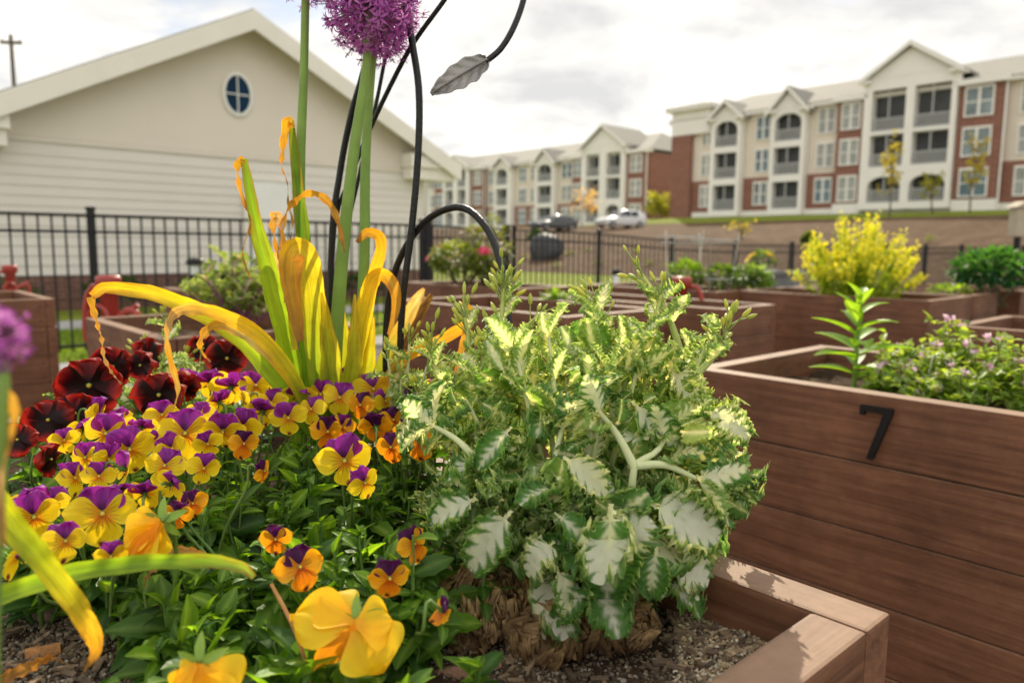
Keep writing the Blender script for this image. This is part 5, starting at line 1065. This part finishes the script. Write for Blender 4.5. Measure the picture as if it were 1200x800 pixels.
for i in range(120):
    d = rdir(g, .05); rr = g.uniform(.45, .95); p = cen + Vector((d.x * .14, d.y * .115, d.z * .125)) * rr
    if p.y < cen.y - .035: continue
    sz = g.uniform(.036, .058); y = (Vector((d.x * .6, d.y * .6, 1.0)) + rdir(g) * .35).normalized()
    k_ = g.random(); fm.merge(YB[g.randrange(6)], frame(p, y, d + rdir(g) * .8) @ Matrix.Diagonal((sz * g.uniform(.6, .95), sz, sz, 1)), 0, mixc((1.0, 1.0, 1.0), (1.5, 1.3, 1.2), k_))
CB = [kale_leaf(1, .5, 210 + i, white=.06, bend=.3 + .3 * (i % 3), green=((.13, .275, .08), (.20, .35, .11), (.30, .43, .16))[i % 3], rimc=(.58, .66, .36), frill=2.4, nt=40, ns=5) for i in range(9)]
for i in range(400):
    d = rdir(g, -.7)
    if i > 230: d.z = -abs(d.z) * .8 + .15; d.y = -abs(d.y)
    lump = 1 + .22 * mnoise.noise(d * 2.2 + Vector((5, 1, 3))); p = cen + Vector((d.x * .140, d.y * .115, d.z * .118)) * g.uniform(.70, 1.08) * lump
    if p.z < .02: continue
    sz = g.uniform(.014, .028); lit = clamp(.45 + .7 * d.z + g.gauss(0, .25))  # curls get the same painted brightening towards the top
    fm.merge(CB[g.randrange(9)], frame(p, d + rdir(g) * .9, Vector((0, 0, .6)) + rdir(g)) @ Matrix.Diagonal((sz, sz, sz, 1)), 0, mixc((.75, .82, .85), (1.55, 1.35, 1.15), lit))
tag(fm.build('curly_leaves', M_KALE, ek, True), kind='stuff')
# feathery second kale behind the violas, bolted and pale
b2 = Vector(at(470, 600, .93)); b2 -= D2 * max(0, b2.dot(D2) - .535); b2.z = soilz(b2.x, b2.y)
e2 = empty('ornamental_kale', b2, 'smaller pale feathery kale gone to seed between the violas and the big kale', 'ornamental kale', 'ornamental kales')
for i, (px, py, D) in enumerate([(455, 420, .93), (480, 400, .94), (500, 430, .90), (520, 445, .86), (470, 445, .90), (540, 430, .88), (490, 460, .86), (525, 480, .80), (560, 460, .82)]):
    tp = at(px, py, D) - b2; st, pts = branch([(0, 0, 0), tuple(tp * .5 + Vector((0, 0, .02))), tuple(tp)], e2, b2, .0035, 6, g, KY + GRN[:2], .055, .35); m = MB(); buds(m, pts[-1], pts[-1] - pts[-3], 6, g); m.build('bud_cluster', M_BUD, st, True)
b3 = Vector(at(195, 600, 1.22)); b3.z = soilz(b3.x, b3.y); e3 = empty('ornamental_kale', b3, 'small pale bolting kale shoots behind the dark red pansies', 'ornamental kale', 'ornamental kales')
for i, (px, py, D) in enumerate([(195, 372, 1.2), (215, 420, 1.16), (165, 415, 1.2), (235, 425, 1.14), (190, 430, 1.14), (155, 440, 1.14)]):
    tp = at(px, py, D) - b3; st, pts = branch([(0, 0, 0), tuple(tp * .5), tuple(tp)], e3, b3, .004, 5, g, KY, .075, .3); m = MB(); buds(m, pts[-1], pts[-1] - pts[-3], 6, g); m.build('bud_cluster', M_BUD, st, True)
# purple stemmed kale in the bed by the hydrant
KP = [kale_leaf(1, .34, 110 + i, white=.3, bend=.6, green=(.24, .34, .09), pale=(.42, .20, .32), rimc=(.55, .62, .24), nt=44, ns=7).mesh('kale_leaf', M_KALE) for i in range(4)]
b4 = uv(2.52, 1.05, .775); e4 = empty('ornamental_kale', b4, 'curly kale with purple stems in the bed beside the red hydrant', 'ornamental kale', 'ornamental kales')
for i in range(15):
    a = i * 2.4; r = .15 * math.sqrt((i + .5) / 15); tp = Vector((r * 1.25 * math.cos(a), r * math.sin(a), .30 - .9 * r + g.uniform(-.03, .02)))
    pts = [Vector(q) for q in cr([(0, 0, 0), tuple(tp * .5 + Vector((0, 0, .03))), tuple(tp)], 8)]; b = MB(); b.tube(pts, [.006, .006, .005, .005, .004, .004, .003, .003], 6, (.26, .09, .20)); st = b.build('stalk', M_STEM, e4, True)
    for k in range(5):
        p = pts[3 + k % 5]; inst('leaf', KP[g.randrange(4)], st, frame(p, rdir(g, .05) + Vector((tp.x, tp.y, .5)) * .6, (0, 0, 1.01)) @ Matrix.Scale(g.uniform(.07, .11), 4))

# ------------------------------------------------------------------ alliums
GRA, GRB, YLA, ORA_, BRN, CRM = (.10, .24, .025), (.22, .38, .03), (.56, .52, .04), (.58, .31, .04), (.30, .15, .05), (.62, .52, .34)
def ribbon(e, base, path, widths, cols, twist=(0,), fold=.22, n=30, name='leaf', m=M_ALL, wav=0.0):
    """strap leaf: path in (px, py, depth) -> world; widths in px; cols along the length"""
    pts = [Vector(q) for q in cr([tuple(at(*p)) for p in path], n)]; P = []; C = []; U = []
    for i in range(n):
        t = i / (n - 1); tg = (pts[min(i + 1, n - 1)] - pts[max(i - 1, 0)]).normalized(); vd = (CAM - pts[i]).normalized()
        sd = tg.cross(vd); sd = sd.normalized() if sd.length > 1e-4 else tg.orthogonal(); a = rad(float(np.interp(t, np.linspace(0, 1, len(twist)), twist))); sd = Matrix.Rotation(a, 3, tg) @ sd; nn = sd.cross(tg)
        w_ = float(np.interp(t, np.linspace(0, 1, len(widths)), widths)) * pts[i].y / F * .5; k = t * (len(cols) - 1); j = min(int(k), len(cols) - 2); c = mixc(cols[j], cols[j + 1], k - j)
        wv = wav * w_ * math.sin(i * 1.7); row = []; cc = []
        for q in range(-4, 5):
            s_ = q / 4; row.append(pts[i] - base + sd * (s_ * w_ * (1 + .06 * math.sin(i * .9 + q))) + nn * (fold * w_ * (s_ * s_ - .5) + wv * s_))
            cc.append(tuple(v * (1 + .10 * math.sin(q * 2.1 + i * .05)) for v in mixc(c, (c[0] * 1.3, c[1] * 1.1, c[2]), abs(s_) ** 3)))
            cc[-1] = mixc(cc[-1], (.30, .15, .04), clamp(abs(s_) ** 2 * sstep(.45, 1, t) * .8 + .35 * sstep(.62, .8, mnoise.noise((i * .35, q * .6, len(path) * 3.3)) + .5) * sstep(.3, .8, t)))
            row[-1] += nn * (w_ * .16 * mnoise.noise((i * .45, q * .5, path[0][0] * .1))) + sd * (w_ * .10 * abs(s_) * mnoise.noise((i * .8, s_ * 3, path[0][1] * .1)))
        P.append(row); C.append(cc); U.append([(q / 8, i * .12) for q in range(-4, 5)])
    b = MB(); b.grid(P, C, 0, U); return b.build(name, m, e, True)
def head(e, c, base, R_, g, n=150, dark=0.0, parent=None):
    b = MB(); cc = c - base
    for i in range(n):
        z = 1 - 2 * (i + .5) / n; a = i * 2.39996; d = (Vector((math.sqrt(1 - z * z) * math.cos(a), math.sqrt(1 - z * z) * math.sin(a), z)) + rdir(g) * .12).normalized(); r = R_ * g.uniform(.60, 1.0); p = cc + d * r
        b.tube([cc + d * R_ * .07, p], [.0006, .0005], 4, mixc((.35, .16, .30), (.30, .34, .10), .35 * g.random()), cap=False)
        M = frame(p, d.orthogonal(), d); L = R_ * .185 * g.uniform(.8, 1.2); w_ = L * .115; cl = mixc(mixc((.46, .09, .48), (.74, .30, .74), g.random()), (.20, .02, .25), dark)
        for j in range(6):
            an = j * PI / 3 + g.uniform(-.15, .15); cs, sn = math.cos(an), math.sin(an); q = lambda x, y, zz: M @ Vector((x * cs - y * sn, x * sn + y * cs, zz))
            b.add([q(0, -w_ * .4, 0), q(L * .5, -w_, L * .22), q(L, 0, L * .10), q(L * .5, w_, L * .22), q(0, w_ * .4, 0)], [(0, 1, 2, 3, 4)], cl)
        for j in range(3):
            t_ = (d + rdir(g) * .5).normalized(); b.tube([p, p + t_ * L * .75], .00035, 3, (.42, .10, .48), cap=False)
        b.lathe([(0, 0), (L * .14, L * .06), (L * .12, L * .2), (0, L * .26)], 5, (.16, .04, .14), M=M)
    return b.build('flower_head', M_PETP, parent or e, True)
ab = Vector(at(388, 600, .985)); ab.z = soilz(ab.x, ab.y)
ea = empty('allium', ab, 'tall allium clump with purple globe blooms and yellowing strap leaves', 'allium', 'alliums')
def stem(path, rpx, e, base):
    pts = [Vector(q) for q in cr([tuple(at(*p)) for p in path], 16)]; b = MB(); b.tube([p - base for p in pts], [r * .5 * p.y / F for r, p in zip(np.interp(np.linspace(0, 1, 16), np.linspace(0, 1, len(rpx)), rpx), pts)], 10, [mixc((.30, .44, .10), (.17, .32, .07), i / 15) for i in range(16)]); return b.build('stem', M_STEM, e, True)
g = random.Random(33)
s1 = stem([(434, 12, .93), (428, 90, .935), (417, 160, .94), (404, 270, .95), (395, 380, .965), (388, 500, .98), (388, 570, .985)], [9, 11, 14, 17, 19], ea, ab); head(ea, at(434, 4, .93), ab, .0625, g, 240, .1, s1)
s2 = stem([(440, 40, 1.0), (433, 110, 1.0), (428, 200, 1.0), (427, 300, 1.0), (420, 430, 1.0), (405, 560, 1.0)], [8, 10, 12, 13, 14], ea, ab); head(ea, at(440, 22, 1.0), ab, .058, g, 190, -.1, s2)
s3 = stem([(360, -40, .95), (358, 0, .95), (356, 90, .955), (352, 190, .96), (353, 300, .97), (366, 430, .98), (380, 570, .985)], [9, 9, 11, 13, 16], ea, ab); head(ea, at(362, -54, .95), ab, .062, g, 150, 0, s3)
Q = .965
G3 = (.12, .27, .03)
R = lambda path, w_, c, **k: ribbon(ea, ab, path, w_, c, **k)
R([(352, 520, .97), (340, 420, .95), (318, 330, .93), (300, 262, .92), (286, 186, .915)], [17.2, 24.9, 22.4, 15.5, 7.7], [G3, GRB, (.26, .44, .04), GRB, G3], fold=.5)
R([(286, 186, .914), (279, 192, .912), (280, 215, .91), (287, 240, .91), (294, 262, .91), (285, 290, .91), (286, 305, .91), (293, 326, .91)], [7.2, 9.4, 5.8, 4.3, 4.3, 3.6, 2.9, 2.2], [(.70, .42, .03), (.72, .40, .02), ORA_, BRN, ORA_, BRN, BRN], twist=(0, 60, 20, 120, 60, 200), m=M_DRY, wav=.6)
R([(372, 520, .97), (360, 400, .955), (357, 300, .95), (350, 230, .945), (342, 150, .94)], [15.5, 18.1, 17.2, 13.8, 7.7], [G3, G3, GRA, G3, GRB], fold=.5)
R([(343, 150, .938), (338, 141, .936), (333, 160, .935), (331, 182, .935), (330, 196, .935), (337, 215, .935), (338, 240, .935), (343, 262, .935), (337, 300, .935)], [6.5, 10.8, 9.4, 6.5, 2.9, 2.9, 2.9, 2.9, 2.2], [(.72, .50, .03), (.75, .42, .02), ORA_, ORA_, BRN, ORA_, BRN], twist=(0, 20, 40, 90, 150, 60), m=M_DRY, wav=.6)
R([(380, 500, .955), (372, 420, .935), (366, 340, .92), (356, 298, .91), (345, 294, .905), (340, 320, .90), (345, 360, .90), (352, 400, .90)], [22.4, 26.7, 28.4, 29.2, 29.2, 25.8, 17.2, 8.6], [G3, (.30, .40, .04), YLA, (.66, .52, .06), (.68, .46, .04), (.66, .36, .03), ORA_, BRN], fold=.3)
R([(348, 500, .975), (336, 410, .965), (326, 335, .96), (322, 305, .955), (316, 300, .95)], [18.9, 22.4, 20.6, 17.2, 6.9], [G3, (.34, .40, .08), CRM, (.60, .44, .28), CRM], fold=.4)
R([(345, 410, .93), (334, 300, .925), (331, 262, .92), (345, 236, .915), (366, 226, .91), (386, 238, .91), (397, 262, .91), (404, 296, .91)], [7.2, 8.6, 8.6, 7.9, 8.6, 8.6, 7.9, 4.3], [YLA, ORA_, (.62, .36, .05), ORA_, (.70, .40, .04), ORA_, ORA_, BRN], twist=(20, 60, 20, 50), m=M_DRY, wav=.5)
R([(331, 268, .918), (324, 252, .917), (320, 262, .916), (326, 300, .915), (336, 330, .915), (333, 355, .915)], [5.8, 11.5, 10.1, 8.6, 5.8, 2.2], [CRM, (.66, .42, .10), ORA_, ORA_, BRN], twist=(0, 40, 90, 40), m=M_DRY, wav=.55)
R([(405, 520, .985), (412, 440, .975), (424, 370, .965), (436, 330, .955), (450, 322, .95), (462, 338, .945), (464, 362, .945), (455, 392, .945)], [15.5, 18.9, 18.9, 17.2, 15.5, 13.8, 10.3, 3.4], [G3, (.36, .42, .04), YLA, (.70, .50, .04), (.70, .42, .03), ORA_, ORA_, BRN], fold=.35)
R([(412, 510, .99), (424, 400, .98), (436, 330, .975), (446, 296, .97), (444, 277, .965), (430, 273, .96), (418, 284, .96)], [13.8, 17.2, 14.6, 12.9, 12.9, 11.2, 4.3], [GRB, YLA, (.74, .52, .04), (.72, .44, .03), (.66, .36, .03), ORA_, BRN], fold=.3)
R([(378, 520, .95), (352, 480, .935), (317, 433, .915), (280, 394, .895), (236, 367, .87), (186, 346, .85), (128, 337, .84), (107, 347, .835)], [18.9, 24.1, 24.1, 22.4, 20.6, 18.1, 14.6, 9.5], [G3, GRB, (.28, .44, .04), (.40, .48, .03), (.60, .52, .03), (.72, .50, .03), ORA_], fold=.5, n=44)
R([(106, 348, .835), (112, 372, .832), (119, 396, .83), (122, 418, .83), (131, 436, .83), (142, 450, .83)], [8.6, 7.2, 6.5, 4.3, 5.0, 2.2], [(.70, .42, .03), ORA_, (.55, .34, .10), (.42, .28, .12), BRN], twist=(0, 80, 30, 140), m=M_DRY, wav=.6)
R([(372, 500, .93), (338, 434, .895), (304, 394, .875), (263, 370, .855), (224, 362, .84), (203, 370, .835), (196, 396, .83), (202, 430, .83), (209, 456, .83), (203, 482, .83)], [12.0, 16.3, 17.2, 16.3, 15.5, 12.9, 10.3, 9.5, 7.7, 2.6], [GRB, YLA, (.70, .48, .03), (.68, .44, .04), (.62, .40, .12), (.56, .38, .17), ORA_, (.56, .38, .14), BRN], twist=(0, 0, 10, 30, 60, 30, 90), n=44, wav=.25)
R([(365, 490, .93), (336, 440, .90), (304, 406, .885), (270, 384, .875), (250, 382, .87), (237, 395, .868), (236, 410, .866), (247, 424, .866)], [8.6, 11.2, 12.9, 12.9, 12.9, 13.8, 14.6, 4.3], [YLA, (.68, .46, .05), CRM, (.64, .38, .05), ORA_, (.66, .36, .03), BRN], twist=(0, 20, 30, 60, 100), wav=.3)
R([(425, 520, 1.0), (448, 430, 1.0), (470, 386, 1.0), (488, 352, 1.0), (497, 338, 1.0)], [12.0, 17.2, 17.2, 13.8, 4.3], [G3, (.30, .36, .05), (.62, .44, .12), CRM, (.5, .36, .22)], fold=.6)
R([(432, 520, 1.02), (462, 430, 1.02), (488, 375, 1.03), (506, 345, 1.03)], [12.0, 18.9, 15.5, 5.2], [(.05, .05, .02), (.07, .035, .025), (.06, .03, .03), (.05, .03, .025)], fold=.6)
R([(425, 500, .97), (462, 432, .955), (495, 408, .94), (528, 392, .93), (549, 378, .92), (550, 362, .92), (540, 357, .92), (532, 366, .92)], [10.3, 12.9, 12.9, 12.9, 13.8, 10.3, 8.6, 4.3], [YLA, ORA_, (.66, .40, .06), ORA_, (.70, .42, .04), (.64, .34, .03), ORA_, BRN], twist=(0, 30, 0, 40, 90), wav=.15)
R([(549, 380, .92), (543, 402, .92), (536, 430, .92), (530, 448, .92)], [8.6, 10.1, 7.9, 3.6], [ORA_, (.66, .36, .04), ORA_, BRN], twist=(20, 60), m=M_DRY)
for path, w_ in (([(392, 530, .96), (388, 430, .94), (378, 340, .925)], [24, 30, 20, 3]), ([(402, 530, .975), (414, 430, .955), (416, 345, .945)], [22, 24, 16, 3]), ([(384, 530, .985), (376, 430, .975), (360, 350, .97)], [22, 24, 16, 3]), ([(412, 530, .995), (430, 440, .985), (438, 372, .98)], [20, 20, 14, 3]), ([(398, 530, .99), (402, 420, 1.0), (396, 330, 1.0)], [20, 22, 16, 3])):
    R(path, w_, [(.16, .30, .03), (.40, .46, .04), (.66, .56, .05)], fold=.4)
# foreground allium at the bed's left edge
fbx = Vector(at(-6, 500, .30)); fbx.z = soilz(fbx.x, fbx.y)
ef = empty('allium', fbx, 'blurred purple allium globe close to the lens at the picture edge', 'allium', 'alliums')
sf = stem([(2, 420, .285), (4, 470, .285), (-2, 600, .29), (-8, 760, .295), (-10, 1150, .30)], [14, 14, 16, 18], ef, fbx); head(ef, at(-6, 395, .285), fbx, .0135, g, 130, -1.2, sf)
ribbon(ef, fbx, [(-10, 470, .29), (6, 462, .285), (18, 480, .285), (12, 520, .285), (2, 560, .285), (4, 640, .29)], [10, 14, 16, 12, 12, 6], [CRM, (.66, .42, .08), (.66, .40, .06), ORA_, (.6, .42, .2), BRN], twist=(0, 40, 90, 30), m=M_DRY, wav=.2)
eb = empty('strap_leaf_clump', Vector((at(-60, 700, .44).x, .44, ZS)), 'crossed green and yellow strap leaves lying over the pansies at the bed corner', 'allium leaves'); bb = eb.location
ribbon(eb, bb, [(-60, 730, .44), (0, 698, .44), (80, 672, .445), (160, 660, .45), (240, 657, .455), (282, 664, .46), (298, 676, .465)], [22, 24, 23, 20, 17, 14, 7], [GRB, (.28, .46, .04), (.24, .42, .035), (.22, .40, .03), (.28, .42, .06), (.34, .42, .10)], fold=.4, n=40)
ribbon(eb, bb, [(-40, 540, .40), (0, 596, .405), (40, 645, .41), (80, 695, .42), (106, 735, .43), (112, 762, .435), (98, 786, .44)], [34, 30, 28, 27, 25, 22, 9], [(.36, .48, .03), (.46, .52, .03), (.36, .46, .03), (.5, .48, .04), (.66, .44, .05), (.62, .32, .04), BRN], twist=(0, 0, 10, 20, 40, 80), fold=.5, n=40)
es = MB(); q = [Vector(v) for v in cr([tuple(at(*p)) for p in [(318, 684, .50), (340, 726, .485), (355, 765, .475), (372, 830, .47)]], 10)]; es.tube(q, .0014, 6, (.55, .32, .12)); tag(es.build('dry_stalk', M_DRY, None, True), 'thin orange brown dry stalk left of the big yellow pansy', 'dry stalk')
for i, (path, w_, c, lb) in enumerate([([(-10, 800, .50), (30, 782, .515), (58, 770, .52), (80, 778, .525)], [10, 22, 18, 5], [BRN, (.5, .28, .08), (.56, .24, .04), BRN], 'curled orange dead leaf on the soil at the bed corner'), ([(240, 650, .55), (205, 648, .555), (175, 672, .56), (168, 690, .56)], [8, 20, 16, 4], [ORA_, (.5, .25, .06), BRN, BRN], 'dead orange leaf lying below the green strap leaf')]):
    p = at(*path[0]); ob = ribbon(None, Vector((0, 0, 0)), path, w_, c, twist=(20, 60, 100), name='dead_leaf', m=M_DRY, wav=.3); tag(ob, lb, 'dead leaf', 'dead leaves on the soil')

# ------------------------------------------------------------------ wire trellis with a metal leaf
tb = Vector(at(520, 600, .90)); tb.z = soilz(tb.x, tb.y)
et = empty('wire_trellis', tb, 'black bent wire garden trellis with a metal leaf ornament', 'trellis')
def wire(path, d_px=8, n=26):
    b = MB(); q = [Vector(v) for v in cr([tuple(at(*p)) for p in path], n)]; b.tube([p - tb for p in q], d_px * .5 * .92 / F, 10); return b.build('wire', M_WIRE, et, True)
wire([(455, 560, 1.0), (452, 420, 1.0), (456, 350, 1.0), (470, 300, .99), (500, 258, .97), (540, 243, .94), (572, 270, .90), (590, 325, .86), (597, 400, .83), (600, 560, .82)], 8.5, 40)
wire([(388, 560, 1.06), (388, 300, 1.05), (398, 205, 1.05), (411, 137, 1.04), (424, 92, 1.03), (436, 40, 1.02), (446, -40, 1.0)], 8.5)
wire([(386, 540, 1.07), (390, 285, 1.06), (411, 209, 1.05), (435, 148, 1.04), (469, 78, 1.02), (489, 44, 1.01), (521, 0, 1.0), (555, -50, .99)], 6)
wire([(405, 560, 1.06), (402, 320, 1.06), (420, 210, 1.06), (440, 125, 1.05), (449, 80, 1.05), (458, 30, 1.04), (464, -40, 1.04)], 5)
wire([(468, 560, .97), (470, 380, .97), (483, 263, .97), (490, 180, .97), (491, 108, .97), (483, 50, .97), (470, -30, .97)], 8.5)
wire([(570, 72, .93), (587, 57, .935), (602, 32, .94), (614, -2, .95), (622, -50, .955)], 7)
b = MB(); P = []; n = 22; A, B = at(571, 71, .93) - tb, at(505, 108, .92) - tb; ax = (B - A); L = ax.length; ax.normalize(); nr = imgdir(.25, .35, 1); sd = ax.cross(nr).normalized(); nr = sd.cross(ax)
for i in range(n + 1):
    t = i / n; hw = .0155 * math.sin(PI * min(1, .04 + .96 * t ** .8)) ** .7 * (1 if t < 1 else 0) + .0006
    P.append([A + ax * (L * t) + sd * (s_ * hw * (1 + .08 * math.sin(t * 26))) + nr * (.004 * (s_ * s_) - .0022 * math.exp(-(s_ / .10) ** 2) * -1 + .0014 * (abs(math.sin(PI * (t * 5 - abs(s_) * 1.1))) ** 6) * (1 if abs(s_) > .08 else 0) * -1 - .006 * t * t) for s_ in [k / 10 for k in range(-10, 11)]])
b.grid(P); lo = b.build('leaf_ornament', M_PEW, et, True); md = lo.modifiers.new('thick', 'SOLIDIFY'); md.thickness = .0012
b = MB(); b.tube([p[10] + nr * .0012 for p in P], [.0018 * (1 - .6 * i / n) for i in range(n + 1)], 6); b.build('leaf_rib', M_PEW, lo, True)
